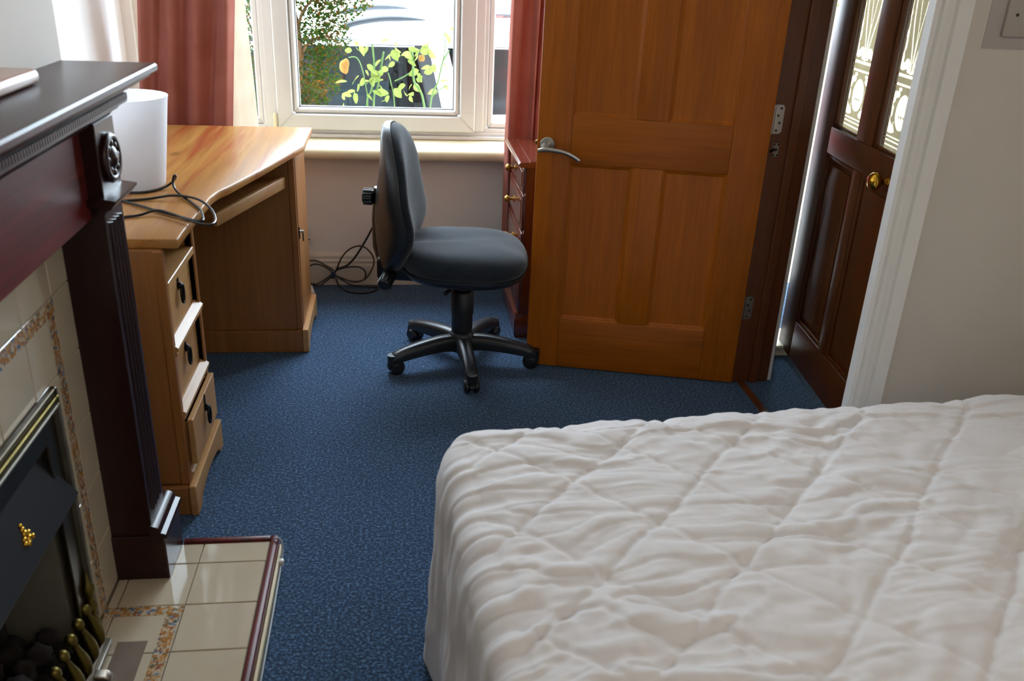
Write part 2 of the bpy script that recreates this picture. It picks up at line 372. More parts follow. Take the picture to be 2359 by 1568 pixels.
MB().tube([(1.272, 2.93, .893), (1.28, 2.935, .897), (1.296, 2.938, .899)], .004, 8).build('hook', 'iron', kp)
struct(MB().prism([(1.288, .0005), (1.318, .0005), (1.314, .006), (1.292, .006)], 'Y', 2.182, 2.943).build('trim_5', 'jamb'), 'brown wooden threshold strip across the carpet under the doorway')
# hall step and front door frame
struct(MB().box(1.41, 3.165, 0, 2.3, 3.36, .045, .006).build('trim_6', 'cream'), 'cream front door sill')
ff = struct(MB().box(1.50, 3.245, .045, 1.556, 3.33, 2.06).box(2.255, 3.24, .045, 2.3, 3.33, 2.06).box(1.556, 3.24, 2.0, 2.255, 3.33, 2.06).build('trim_7', 'front_door'), 'brown front door frame')
# ------------------------------------------------------------------ window
def frame_box(mb, x0, x1, z0, z1, wd, y0, y1, bev=.004):
    """mitred rectangular frame in the XZ plane"""
    o = [(x0, z0), (x1, z0), (x1, z1), (x0, z1)]; i = [(x0+wd, z0+wd), (x1-wd, z0+wd), (x1-wd, z1-wd), (x0+wd, z1-wd)]
    for k in range(4):
        q = (k+1) % 4
        mb.prism([o[k], o[q], i[q], i[k]], 'Y', y0, y1, bev)
    return mb
win = struct(MB().box(-1.0, 4.19, .664, 1.2, 4.27, .70, .006).box(-1.0, 4.19, 2.38, 1.2, 4.27, 2.42, .004).box(-1.0, 4.19, .70, -.955, 4.27, 2.38, .004).box(1.155, 4.19, .70, 1.2, 4.27, 2.38, .004).build('window_1', 'upvc'), 'white plastic three-light window')
MB().box(-1.0, 4.165, .664, 1.2, 4.20, .682, .006, 2).build('cill_step', 'upvc', win)
for a, b in ((-.592, -.545), (.350, .393)):
    MB().box(a, 4.188, .70, b, 4.262, 2.38, .006, 2).build('mullion', 'upvc', win)
for a, b in ((-.958, -.590), (.391, 1.158)):
    frame_box(MB(), a, b, .698, 2.382, .018, 4.196, 4.25, .003).build('fixed_frame', 'upvc', win)
    frame_box(MB(), a+.018, b-.018, .716, 2.364, .028, 4.206, 4.24, .006).build('glazing_bead', 'upvc', win)
    MB().box(a+.046, 4.226, .744, b-.046, 4.232, 2.336).build('pane', 'glass', win)
sash = frame_box(MB(), -.546, .351, .70, 2.38, .072, 4.165, 4.23, .006).build('opening_sash', 'upvc', win)
frame_box(MB(), -.474, .279, .772, 2.308, .026, 4.178, 4.215, .008).build('glazing_bead', 'upvc', sash)
frame_box(MB(), -.449, .254, .797, 2.283, .006, 4.198, 4.216, .001).build('gasket', 'gasket', sash)
MB().box(-.446, 4.205, .80, .251, 4.211, 2.28).build('pane', 'glass', sash)
MB().box(-.562, 4.15, .684, -.548, 4.172, .775, .003).build('packing_block', 'cream', win, label='small cream block at the foot of the left mullion')
# ------------------------------------------------------------------ bedroom door (open)
DR = math.atan2(.247, -.969)
dr = bpy.data.objects.new('door_1', None); COL.objects.link(dr); dr.location = (1.264, 2.921, 0); dr.rotation_euler = (0, 0, DR)
struct(dr, 'open brown wooden four-panel bedroom door'); 
TH = -.036
S0, S1, S2, S3, S4, S5 = .004, .130, .352, .461, .683, .803
def dbox(name, x0, z0, x1, z1, mat, y0=TH, y1=0, bev=.003): return MB().box(x0, y0, z0, x1, y1, z1, bev, 2).build(name, mat, dr, smooth=35)
dbox('stile', S0, .006, S1, 1.98, 'oak_z'); dbox('stile', S4, .006, S5, 1.98, 'oak_z')
dbox('rail', S1, .006, S4, .208, 'oak_x'); dbox('rail', S1, .806, S4, .973, 'oak_x'); dbox('rail', S1, 1.86, S4, 1.98, 'oak_x')
dbox('muntin', S2, .208, S3, .806, 'oak_z'); dbox('muntin', S2, .973, S3, 1.86, 'oak_z')
for x0, x1 in ((S1, S2), (S3, S4)):
    for z0, z1 in ((.208, .806), (.973, 1.86)):
        p = dbox('panel', x0-.002, z0-.002, x1+.002, z1+.002, 'oak_z', TH+.008, -.011, 0)
        m = MB(); bw = .014
        o_ = [(x0, z0), (x1, z0), (x1, z1), (x0, z1)]; i_ = [(x0+bw, z0+bw), (x1-bw, z0+bw), (x1-bw, z1-bw), (x0+bw, z1-bw)]
        b2 = bmesh.new()
        for k in range(4):
            q = (k+1) % 4
            ys = [(0, -.001), (.35, -.0035), (.45, -.006), (1, -.011)]
            rows = [[b2.verts.new((o_[c][0]+(i_[c][0]-o_[c][0])*f, y, o_[c][1]+(i_[c][1]-o_[c][1])*f)) for c in (k, q)] for f, y in ys]
            for r0, r1 in zip(rows, rows[1:]): b2.faces.new((r0[0], r0[1], r1[1], r1[0]))
        bmesh.ops.recalc_face_normals(b2, faces=b2.faces[:])
        m.add(b2); mo = m.build('moulding', 'oak_z', p)
hd = MB().cyl((.766, 0, .868), (.766, .009, .868), .0265, 28, bev=.002).build('handle', 'steel', dr, smooth=40, label='satin steel lever handle on a round rose')
MB().cyl((.766, .009, .868), (.766, .04, .868), .009, 14).build('neck', 'steel', hd, smooth=60)
MB().tube(spline([(.792, .046, .852), (.775, .047, .8575), (.75, .048, .858), (.72, .048, .856), (.69, .048, .849), (.665, .047, .838), (.648, .046, .827)], 5), .0095, 12, flat=.8).build('lever', 'steel', hd, smooth=60)
MB().cyl((.766, TH-.009, .868), (.766, TH, .868), .0265, 20).build('rose', 'steel', dr, smooth=40)
lp = MB().box(.8025, -.03, .84, .8045, -.008, .90).build('latch_plate', 'brass', dr, label='brass latch plate on the door edge')
MB().box(.8045, -.026, .862, .812, -.012, .878, .003).build('latch_bolt', 'brass', lp)

# ------------------------------------------------------------------ front door (ajar in the hall)
FR = math.atan2(-.995, -.096)
fd = bpy.data.objects.new('door_2', None); COL.objects.link(fd); fd.location = (1.569, 3.205, 0); fd.rotation_euler = (0, 0, FR)
struct(fd, 'brown glazed front door standing open in the hall, with two etched panes')
# local X along the leaf, local -Y faces the bedroom
def fbox(name, x0, z0, x1, z1, mat, y0=0, y1=.044, bev=.004, par=None): return MB().box(x0, y0, z0, x1, y1, z1, bev, 2).build(name, mat, par or fd, smooth=35)
fbox('stile', -.034, .03, .11, 2.0, 'front_door'); fbox('stile', .70, .03, .81, 2.0, 'front_door')
fbox('rail', .11, .03, .70, .19, 'front_door_y'); fbox('rail', .11, .86, .70, .955, 'front_door_y'); fbox('rail', .11, 1.86, .70, 2.0, 'front_door_y')
fbox('muntin', .345, .955, .475, 1.86, 'front_door'); fbox('muntin', .375, .19, .44, .86, 'front_door')
for x0, x1 in ((.11, .375), (.44, .70)):
    fbox('panel', x0-.001, .189, x1+.001, .861, 'front_door', .014, .03, 0)
    for a, b in (((x0, .19), (x0+.016, .86)), ((x1-.016, .19), (x1, .86)), ((x0+.016, .19), (x1-.016, .206)), ((x0+.016, .844), (x1-.016, .86))):
        fbox('bead', a[0], a[1], b[0], b[1], 'front_door', .005, .016, .005)
    fbox('raised_field', x0+.035, .225, x1-.035, .825, 'front_door', .007, .016, .006)
for x0, x1 in ((.112, .343), (.477, .698)):
    for a, b in (((x0, .957), (x0+.01, 1.858)), ((x1-.01, .957), (x1, 1.858)), ((x0+.01, .957), (x1-.01, .967))):
        fbox('glazing_bead', a[0], a[1], b[0], b[1], 'front_door', .008, .02, .004)
    pn = fbox('pane', x0, .957, x1, 1.858, 'glass', .021, .026, 0)
    # obscured film with the clear decorative pattern left out of it, cell by cell
    hw = (x1-x0)/2; cs_ = .0024; nx_ = int((x1-x0)/cs_); nz_ = int(.62/cs_)
    gu, gz = np.meshgrid((np.arange(nx_)+.5)/nx_*2-1, .957+(np.arange(nz_)+.5)*cs_, indexing='ij'); clear = np.zeros(gu.shape, bool); au = np.abs(gu)
    def bar(u0, z0, u1, z1): clear[(gu > u0) & (gu < u1) & (gz > z0) & (gz < z1)] = True
    def ell(u, z, ru, rz, inner=0):
        q = ((au-u)/ru)**2+((gz-z)/rz)**2; clear[(q < 1) & (q >= inner)] = True
    def line(pts, wd=.0024):
        P = [np.array((p[0], p[1])) for p in pts]
        for a, b in zip(P, P[1:]):
            ax, az, bx, bz = a[0]*hw, a[1], b[0]*hw, b[1]; dx, dz = bx-ax, bz-az; t = np.clip(((au*hw-ax)*dx+(gz-az)*dz)/(dx*dx+dz*dz+1e-12), 0, 1)
            clear[np.hypot(au*hw-ax-t*dx, gz-az-t*dz) < wd] = True
    def sp(pts): return [(p.x, p.y) for p in spline([(a, b, 0) for a, b in pts], 5)]
    for z in (.974, .987, 1.000): bar(-.82, z, .82, z+.0055)
    bar(-.90, .97, -.82, 1.60); bar(.82, .97, .90, 1.60)
    ell(0, 1.082, .40, .054); bar(-.82, 1.158, .82, 1.166); bar(-.82, 1.186, .82, 1.194)
    for u, z, a, b_ in ((.52, 1.026, .2, .015), (.68, 1.038, .10, .012), (.36, 1.022, .09, .007), (.5, 1.132, .17, .011), (.66, 1.120, .12, .018), (.62, 1.078, .06, .018), (.38, 1.148, .1, .006)): ell(u, z, a, b_)
    for k in range(5): ell(.14*k-.0, 1.05-.004*abs(k-2), .02, .004)
    line(sp([(.72, 1.012), (.62, 1.04), (.74, 1.07), (.66, 1.11), (.76, 1.15)]), .002)
    for u, z, a, b_ in ((.3, 1.224, .17, .016), (.52, 1.216, .2, .012), (.66, 1.236, .1, .020), (.16, 1.206, .1, .007), (.6, 1.28, .06, .02)): ell(u, z, a, b_)
    line(sp([(.04, 1.20), (.2, 1.27), (.42, 1.36), (.5, 1.47), (.36, 1.58)]), .004); line(sp([(.04, 1.20), (.03, 1.3), (.2, 1.42), (.3, 1.56)]), .002)
    line(sp([(.7, 1.22), (.6, 1.3), (.68, 1.4), (.6, 1.52)]), .003)
    for k in range(4): ell(.64+.05*(k % 2), 1.31+.06*k, .08, .013)
    dots = ((np.abs(au-.14) < .04) | (au < .035)) & (np.abs(gz-1.068) < .0035); clear[dots] = False
    vs, fs = [], []
    for ix, iz in np.argwhere(~clear):
        ax, az = x0+ix*(x1-x0)/nx_, .957+iz*cs_; bx, bz = ax+(x1-x0)/nx_, az+cs_; k = len(vs)
        vs += [(ax, .0265, az), (bx, .0265, az), (bx, .0265, bz), (ax, .0265, bz)]; fs.append((k, k+1, k+2, k+3))
    k = len(vs); zt = .957+nz_*cs_; vs += [(x0, .0265, zt), (x1, .0265, zt), (x1, .0265, 1.858), (x0, .0265, 1.858)]; fs.append((k, k+1, k+2, k+3))
    fm = bpy.data.meshes.new('obscured_glass'); fm.from_pydata(vs, [], fs); fm.materials.append(M['etch'])
    fo = bpy.data.objects.new('obscured_glass', fm); COL.objects.link(fo); fo.parent = pn; fo['label'] = 'beige obscured glass around a clear white scroll and flower pattern'
kb = MB().lathe([(.0, .0), (.016, 0), (.017, .004), (.011, .012), (.011, .022), (.022, .03), (.029, .042), (.028, .052), (.018, .062), (0, .065)], 22, Matrix.Translation((.655, 0, .884)) @ Matrix.Rotation(PI/2, 4, 'X'), cap=False)
kb.build('knob', 'brass_b', fd, smooth=60, label='round polished brass door knob')
# ================================================================== FIREPLACE
fp = thing('fireplace_surround', 'dark mahogany fireplace surround with dentil mantelshelf and cream tile panel', 'fireplace', (-.70, 1.385, 0))
YE, YN = 2.065, .70           # mantel ends
YC = (YE+YN)/2
def mould(prof, name, mat, smooth=35):
    """run a (depth from wall x=-.71, z) profile round the front and both ends of the mantel"""
    b2 = bmesh.new(); rows = []
    for d, z, e in prof:
        x = -.71+d
        rows.append([b2.verts.new(p) for p in ((-.71, YN+e, z), (x, YN+e, z), (x, YE-e, z), (-.71, YE-e, z))])
    for r0, r1 in zip(rows, rows[1:]):
        for k in range(3): b2.faces.new((r0[k], r0[k+1], r1[k+1], r1[k]))
        b2.faces.new((r0[3], r0[0], r1[0], r1[3]))
    b2.faces.new(rows[0][::-1]); b2.faces.new(rows[-1])
    bmesh.ops.recalc_face_normals(b2, faces=b2.faces[:])
    return MB().add(b2).build(name, mat, fp, smooth=smooth)
D = .193
mould([(D-.02, 1.222, .02), (D-.004, 1.2235, .004), (D, 1.2265, 0), (D, 1.236, 0), (D-.003, 1.2405, .003), (D-.009, 1.242, .009)], 'mantelshelf', 'mahog_y', 25)
mould([(D-.062, 1.19, .062), (D-.056, 1.192, .056), (D-.044, 1.197, .044), (D-.033, 1.204, .033), (D-.025, 1.212, .025), (D-.014, 1.215, .014), (D-.012, 1.222, .012)], 'cove_moulding', 'mahog_y')
mould([(D-.070, 1.172, .07), (D-.062, 1.172, .062), (D-.062, 1.19, .062), (D-.07, 1.19, .07)], 'dentil_backing', 'mahog_y')
dn = MB(); y = YN+.066
while y < YE-.066:
    dn.box(-.71+D-.064, y, 1.174, -.71+D-.053, y+.007, 1.187); y += .0115
x = -.70
while x < -.71+D-.066:
    dn.box(x, YE-.064, 1.174, x+.007, YE-.053, 1.187); x += .0115
dn.build('dentil_row', 'mahog_y', fp, kind='stuff')
mould([(D-.085, 1.145, .085), (D-.082, 1.15, .082), (D-.072, 1.156, .072), (D-.066, 1.166, .066), (D-.056, 1.168, .056), (D-.056, 1.173, .056), (D-.07, 1.174, .07)], 'ogee_moulding', 'mahog_y')
MB().box(-.69, .965, .958, -.622, 1.852, 1.15, .002).build('fascia', 'mahog_red', fp, label='reddish mahogany fascia board under the shelf')
for y0, y1 in ((1.836, 1.957), (.813, .934)):
    yc = (y0+y1)/2
    post = MB().box(-.70, y0, .17, -.596, y1, .985, .002).build('post', 'mahog', fp)
    for k in range(4):
        yy = y0+.027+k*.022
        MB().cyl((-.5965, yy, .235), (-.5965, yy, .945), .0062, 8).build('reed', 'mahog', post, smooth=60)
    MB().box(-.70, y0-.002, .998, -.592, y1+.002, 1.150, .002).build('post_block', 'mahog', fp)
    cp = [(-.60, .972), (-.590, .974), (-.586, .980), (-.576, .984), (-.570, .992), (-.566, .996), (-.566, 1.001), (-.60, 1.006)]
    MB().prism(cp, 'Y', y0-.02, y1+.02, 0).box(-.70, y0-.02, .985, -.6, y1+.02, 1.003, .003).build('capital', 'mahog', fp, smooth=35)
    pl_ = MB().box(-.70, y0-.006, .0503, -.568, y1+.022, .176, .003).build('plinth', 'mahog', fp)
    MB().prism([(-.60, .172), (-.563, .172), (-.560, .178), (-.563, .184), (-.574, .188), (-.576, .196), (-.582, .204), (-.594, .208), (-.60, .208)], 'Y', y0-.009, y1+.026).build('plinth_moulding', 'mahog', fp, smooth=35)
    T = Matrix.Translation((-.592, yc, 1.072)) @ Matrix.Rotation(PI/2, 4, 'Y')
    rs = MB().lathe([(.05, 0), (.052, .006), (.046, .013), (.038, .012), (.034, .006), (.026, .005), (.022, .012), (.012, .017), (0, .018)], 28, T, cap=False).build('rosette', 'mahog', fp, smooth=60, label='turned dark rosette')
    for k in range(8):
        a = k*PI/4
        MB().sphere((-.584, yc+.03*math.cos(a), 1.072+.03*math.sin(a)), (.005, .008, .008), 10, 6).build('petal_bead', 'mahog', rs, smooth=180)
# tile panel
MB().box(-.708, .918, .05, -.694, 1.17, .96).box(-.708, 1.60, .05, -.694, 1.853, .96).box(-.708, 1.17, .60, -.694, 1.60, .96).build('grout_bed', 'grout', fp)
tm = {}
def tile(parent, x0, y0, z0, x1, y1, z1):
    key = (round(x1-x0, 4), round(y1-y0, 4), round(z1-z0, 4))
    c = Vector(((x0+x1)/2, (y0+y1)/2, (z0+z1)/2))
    if key not in tm:
        o = MB().box(x0, y0, z0, x1, y1, z1, .0015).build('tile', 'tile', None, origin=c); tm[key] = o
    else:
        o = tm[key].copy(); COL.objects.link(o)
    o.parent = parent; o.location = c-Vector(parent['_o']); return o
P_ = .154; g = .0012
ycols = [(1.741, 1.852), (1.587, 1.741), (1.433, 1.587), (1.279, 1.433), (1.125, 1.279), (.971, 1.125), (.919, .971)]
zr = [(.826, .958), (.672, .826), (.518, .672), (.364, .518), (.210, .364), (.056, .210)]
for (a, b) in ycols:
    for (c, d) in zr:
        if d <= .68 and 1.15 < (a+b)/2 < 1.66:
            if b > 1.66 and a < 1.65: tile(fp, -.6955, 1.655, c+g, -.690, b-g, d-g)
            continue
        if d > .68 and c < .68 or True: tile(fp, -.6955, a+g, max(c, .05)+g, -.690, b-g, d-g)
MB().box(-.6899, 1.15, .792, -.6893, 1.741, .824).box(-.6899, 1.706, .052, -.6893, 1.739, .792).box(-.6899, 1.06, .052, -.6893, 1.092, .792).build('floral_border', 'floral', fp, label='printed border of orange and blue flowers on the tiles')

# ------------------------------------------------------------------ hearth
he = thing('tiled_hearth', 'raised cream tiled hearth edged in dark mahogany in front of the fireplace', 'hearth', (-.52, 1.385, 0))
MB().box(-.70, .80, 0, -.338, 1.972, .045).build('base', 'grout', he)
for a, b in (((-.345, .79), (-.325, 1.985)), ):
    MB().box(-.345, .785, 0, -.326, 1.987, .057, .006, 2).build('edging', 'mahog_red', he, smooth=40)
MB().box(-.566, 1.969, 0, -.3455, 1.987, .057, .005, 2).build('edging', 'mahog_red', he, smooth=40)
MB().box(-.70, .785, 0, -.3455, .803, .057, .005, 2).build('edging', 'mahog_red', he, smooth=40)
MB().box(-.3255, .79, 0, -.317, 1.982, .03, .002).build('skirting_strip', 'cream', he, label='pale strip along the foot of the hearth')
xc = [(-.69, -.667), (-.667, -.513), (-.513, -.346)]
yr = [(1.887, 1.968)]+[(1.887-P_*(k+1), 1.887-P_*k) for k in range(7)]
for (a, b) in xc:
    for (c, d) in yr: tile(he, a+g, max(c, .804)+g, .0445, b-g, d-g, .0502)
MB().box(-.69, 1.700, .0503, -.513, 1.731, .0507).box(-.548, .9, .0503, -.516, 1.70, .0507).build('floral_border', 'floral', he, label='printed border of orange and blue flowers on the hearth tiles')
cb_ = thing('edge_cable', 'thin grey cable clipped along the outer edge of the hearth', 'cable', (-.31, 1.9, 0))
MB().tube(spline([(-.335, 1.962, .062), (-.322, 1.962, .061), (-.3145, 1.955, .05), (-.312, 1.93, .034), (-.312, 1.85, .022), (-.311, 1.6, .018), (-.311, 1.2, .018), (-.311, .9, .016)], 6), .0027, 8).build('lead', 'cable_g', cb_, smooth=60)
MB().box(-.318, 1.898, .02, -.3055, 1.912, .037, .003, 2).build('clip', 'plastic_w', cb_, smooth=40, label='white plastic cable clip')

# ------------------------------------------------------------------ gas fire
gf = thing('coal_fire', 'inset coal effect fire with black hood and bronze frame', 'fire', (-.75, 1.385, .05))
def ring3(name, y0, y1, z1, wd, x0, x1, mat, bev=.002):
    m = MB().box(x0, y0, .052, x1, y0+wd, z1, bev).box(x0, y1-wd, .052, x1, y1, z1, bev).box(x0, y0+wd, z1-wd, x1, y1-wd, z1, bev); return m.build(name, mat, gf, smooth=35)
ring3('outer_trim', 1.115, 1.655, .672, .012, -.6895, -.676, 'frame_m')
ring3('brass_trim', 1.127, 1.643, .660, .012, -.6895, -.670, 'brass_d')
ring3('bright_trim', 1.139, 1.631, .648, .008, -.6895, -.666, 'steel_w')
ring3('inner_frame', 1.147, 1.623, .640, .055, -.6895, -.678, 'frame_m')
fb = MB().box(-1.0, 1.20, .05, -.985, 1.58, .60)
fb.build('back_plate', 'soot', gf)
MB().box(-.985, 1.568, .05, -.70, 1.59, .60).build('side_cheek', 'cheek', gf, label='pale firebrick cheek'); MB().box(-.985, 1.18, .05, -.70, 1.20, .60).build('side_cheek', 'cheek', gf)
MB().box(-1.0, 1.18, .58, -.692, 1.59, .60).build('top_plate', 'soot', gf); MB().box(-1.0, 1.18, .05, -.70, 1.59, .07).build('bed_plate', 'soot', gf)
b2 = bmesh.new()
top = [(-.699, 1.215, .575), (-.699, 1.555, .575)]; bot = [(-.658, 1.15, .445), (-.658, 1.62, .445)]; lip = [(-.664, 1.15, .432), (-.664, 1.62, .432)]
rows = [[b2.verts.new(p) for p in r] for r in (top, bot, lip)]
rows2 = [[b2.verts.new((p[0]-.006, p[1], p[2]-.002)) for p in r] for r in (top, bot, lip)]
for R_ in (rows, rows2):
    for a, b in zip(R_, R_[1:]): b2.faces.new((a[0], a[1], b[1], b[0]))
for k in (0, 1):
    for a, b, c, d in zip(rows, rows[1:], rows2, rows2[1:]): b2.faces.new((a[k], b[k], d[k], c[k]))
b2.faces.new((rows[0][0], rows[0][1], rows2[0][1], rows2[0][0])); b2.faces.new((rows[2][0], rows[2][1], rows2[2][1], rows2[2][0]))
bmesh.ops.recalc_face_normals(b2, faces=b2.faces[:])
ho = MB().add(b2).build('hood', 'hood', gf, label='sloping black sheet metal hood')
em = MB(); ex, ey, ez = -.673, 1.405, .492
for dy, dz, r in ((0, .017, .006), (0, .008, .0075), (-.01, .002, .006), (.01, .003, .007), (.004, -.006, .009), (-.014, -.004, .005), (.015, -.008, .006), (-.004, -.01, .006), (0, .026, .004)):
    em.sphere((ex-.32*dz*1.0, ey+dy, ez+dz), (.005, r, r), 10, 7)
em.build('emblem', 'brass_b', ho, smooth=180, label='small brass flower emblem')
# brass fret
fr = thing('brass_fret', 'row of tarnished brass balusters on a grey rail in front of the coals', 'fire fret', (-.66, 1.4, .05))
MB().box(-.672, 1.155, .058, -.640, 1.612, .070, .003, 2).box(-.665, 1.16, .070, -.650, 1.607, .078, .003).build('rail', 'steel_d', fr, smooth=35)
MB().box(-.690, 1.16, .052, -.660, 1.607, .066, .003).build('ash_pan', 'frame_m', fr)
bl = None
def lean(h): return -.682+.028*(1-h)+.005*math.sin(PI*h)
for k in range(10):
    y0 = 1.588-k*.0455
    if bl is None:
        m = MB()
        prof = [(0, .006), (.06, .0095), (.16, .0120), (.28, .0130), (.40, .0122), (.52, .0098), (.63, .0072), (.72, .0060), (.76, .0066), (.775, .0088), (.80, .0104), (.84, .0118), (.88, .0120), (.92, .0112), (.955, .0092), (.985, .005), (1, .001)]
        m.tube([(lean(h), y0, .078+h*.105) for h, r in prof], [r for h, r in prof], 12)
        bl = m.build('baluster', 'brass_d', fr, smooth=70); by = y0
    else:
        child_copy(bl, fr, loc=(0, y0-by, 0))
for yy in (1.612, 1.155):
    cpz = [(.006, .052), (.012, .058), (.016, .09), (.013, .12), (.008, .135), (.011, .150), (.015, .160), (.011, .172), (.007, .182), (.010, .19), (.014, .202), (.013, .212), (.006, .222), (.004, .235), (.002, .25)]
    MB().lathe([(r, z) for r, z in cpz], 14, Matrix.Translation((-.672, yy, 0))).build('corner_post', 'brass_d', fr, smooth=60)
for yy in (1.50, 1.24):
    MB().prism([(-.645, .052), (-.612, .052), (-.612, .066), (-.622, .074), (-.645, .076)], 'Y', yy-.012, yy+.012, .002).build('foot', 'steel_d', fr, smooth=35)
MB().box(-.632, 1.19, .0508, -.568, 1.615, .0525).build('hearth_plate', 'plate', fr, label='flat brown metal plate on the hearth tiles')
# coals
random.seed(4)
def coal_mesh(seed):
    b = bmesh.new(); bmesh.ops.create_icosphere(b, subdivisions=3, radius=1)
    for v in b.verts:
        p = v.co.copy(); n = mnoise.noise(p*1.4+Vector((seed*7.1, 0, 0)))*.55+mnoise.noise(p*3.3+Vector((0, seed*3.3, 0)))*.22
        v.co = p*(1+n*.7)
    return b
cms = []
for k in range(5):
    me = bpy.data.meshes.new('coal'); b = coal_mesh(k); b.to_mesh(me); b.free(); me.shade_smooth(); me.materials.append(M['coal']); cms.append(me)
n_ = 0
for layer, (z0, xs, zs) in enumerate(((.10, (-.93, -.875, -.82, -.765, -.72), .0), (.155, (-.91, -.85, -.79, -.735), 0), (.205, (-.925, -.87, -.815), 0), (.25, (-.93, -.885), 0))):
    for x in xs:
        for j in range(8):
            if layer == 3 and j % 2: continue
            yy = 1.23+.0445*j+random.uniform(-.01, .01)+.02*(layer % 2)
            if yy > 1.545: continue
            o = bpy.data.objects.new('coal', cms[n_ % 5]); COL.objects.link(o); n_ += 1
            o.location = (x+random.uniform(-.01, .01), yy, z0+random.uniform(-.008, .008))
            r = random.uniform(.021, .0255); o.scale = (r*random.uniform(.85, 1.1), r*random.uniform(.85, 1.15), r*random.uniform(.85, 1.1)); o.rotation_euler = (random.uniform(0, 6), random.uniform(0, 6), random.uniform(0, 6))
            tag(o, 'dark brown ceramic coal heaped in the fire behind the brass balusters', 'coal', 'coals heaped in the fire')
bar_ = tag(MB().box(-.706, 1.38, 1.2425, -.634, 1.725, 1.270, .012, 4).build('wooden_block', 'pale_wood', None, smooth=40, origin=(-.668, 1.53, 1.2425)), 'pale rounded wooden bar lying on the mantelshelf', 'wooden bar')

# ================================================================== DESK
dk = thing('computer_desk', 'pine corner computer desk with drawers and keyboard shelf', 'desk', (-.75, 2.9, 0))
ZT = .80
front = [(-.552, 2.205), (-.551, 2.36), (-.547, 2.56)]+[tuple(p[:2]) for p in spline([(-.547, 2.60, 0), (-.538, 2.665, 0), (-.515, 2.735, 0), (-.485, 2.84, 0), (-.453, 2.955, 0)], 4)]+[(-.389, 3.21), (-.350, 3.350), (-.350, 3.70)]
outline = [(-1.115, 2.205)]+front+[(-1.115, 3.70)]
tp = MB().prism(outline, 'Z', ZT-.026, ZT, .005, 2).build('desktop', 'pine_top', dk, smooth=35)
# near pedestal
X0, XF = -1.10, -.592
MB().box(X0, 2.19, .09, XF, 2.208, ZT-.026, .001).build('side_panel', 'pine_z', dk); MB().box(X0, 2.512, .09, XF, 2.53, ZT-.026, .001).build('side_panel', 'pine_z', dk)
MB().box(X0, 2.208, .09, X0+.012, 2.512, ZT-.026).build('back_panel', 'pine_z', dk)
MB().box(XF-.02, 2.186, .09, XF+.004, 2.208, ZT-.028, .002).build('stile', 'pine_z', dk); MB().box(XF-.02, 2.512, .09, XF+.004, 2.534, ZT-.028, .002).build('stile', 'pine_z', dk)
MB().box(X0+.012, 2.208, .660, XF+.004, 2.512, .682, .002).build('shelf', 'pine_y', dk)
def rail(z, nm='rail'):
    MB().prism([(XF-.02, z), (XF+.005, z), (XF+.008, z+.006), (XF+.006, z+.012), (XF+.012, z+.016), (XF+.012, z+.024), (XF+.004, z+.030), (XF-.008, z+.040), (XF-.02, z+.042)], 'Y', 2.200, 2.522).build(nm, 'pine_y', dk, smooth=30)
rail(.478); rail(.286); rail(.098, 'base_rail')
def drawer(z0, z1, out, lab=None):
    xf = XF-.012+out
    d = MB().box(xf-.016, 2.211, z0, xf, 2.509, z1, .002).build('drawer', 'pine_y', dk, label=lab)
    MB().box(xf-.30, 2.216, z0+.01, xf-.016, 2.226, z1-.012).build('drawer_side', 'pine_z', d); MB().box(xf-.30, 2.494, z0+.01, xf-.016, 2.504, z1-.012).build('drawer_side', 'pine_z', d)
    yc, zc = 2.36, (z0+z1)/2+.03
    h = MB().prism([(yc-.012, zc), (yc, zc+.012), (yc+.004, zc+.03), (yc, zc+.042), (yc-.004, zc+.03), (yc, zc+.012), (yc+.012, zc), (yc, zc-.012)][0:1]+[(yc-.004, zc+.012), (yc-.004, zc+.03), (yc, zc+.042), (yc+.004, zc+.03), (yc+.004, zc+.012), (yc+.012, zc), (yc, zc-.014)], 'X', xf, xf+.003).build('handle', 'iron', d, label='black iron ring pull')
    MB().sphere((xf+.006, yc, zc), (.007, .010, .010), 10, 7).build('boss', 'iron', h, smooth=180)
    ring = [(xf+.011+.004*math.sin(a)*0, yc+.013*math.sin(a), zc-.024+.026*math.cos(a)) for a in [2*PI*k/18 for k in range(18)]]
    MB().tube(ring, .0038, 8, closed=True).build('ring', 'iron', h, smooth=60)
drawer(.522, .658, 0); drawer(.330, .476, 0); drawer(.142, .282, .036, 'bottom drawer pulled slightly open')
# scalloped plinth
def scallop(y0, y1, x0, x1, par, mat='pine_y'):
    pts = [(y0, .096), (y0, 0), (y0+.045, 0)]
    for k in range(1, 9): pts.append((y0+.045+.012*k/2, .030*math.sin(PI/2*k/8)))
    L = y1-y0
    for k in range(1, 8): pts.append((y0+.093+(L-.186)*k/8, .030+.012*math.sin(PI*k/8)))
    for k in range(8, 0, -1): pts.append((y1-.045-.012*k/2, .030*math.sin(PI/2*k/8)))
    pts += [(y1-.045, 0), (y1, 0), (y1, .096)]
    return MB().prism(pts, 'X', x0, x1, .003).build('plinth', mat, par, smooth=30)
scallop(2.165, 2.555, XF+.002, XF+.022, dk)
MB().box(X0, 2.168, 0, XF+.001, 2.188, .092, .004).build('plinth_side', 'pine_z', dk); MB().box(X0, 2.532, 0, XF+.001, 2.552, .092, .004).build('plinth_side', 'pine_z', dk)
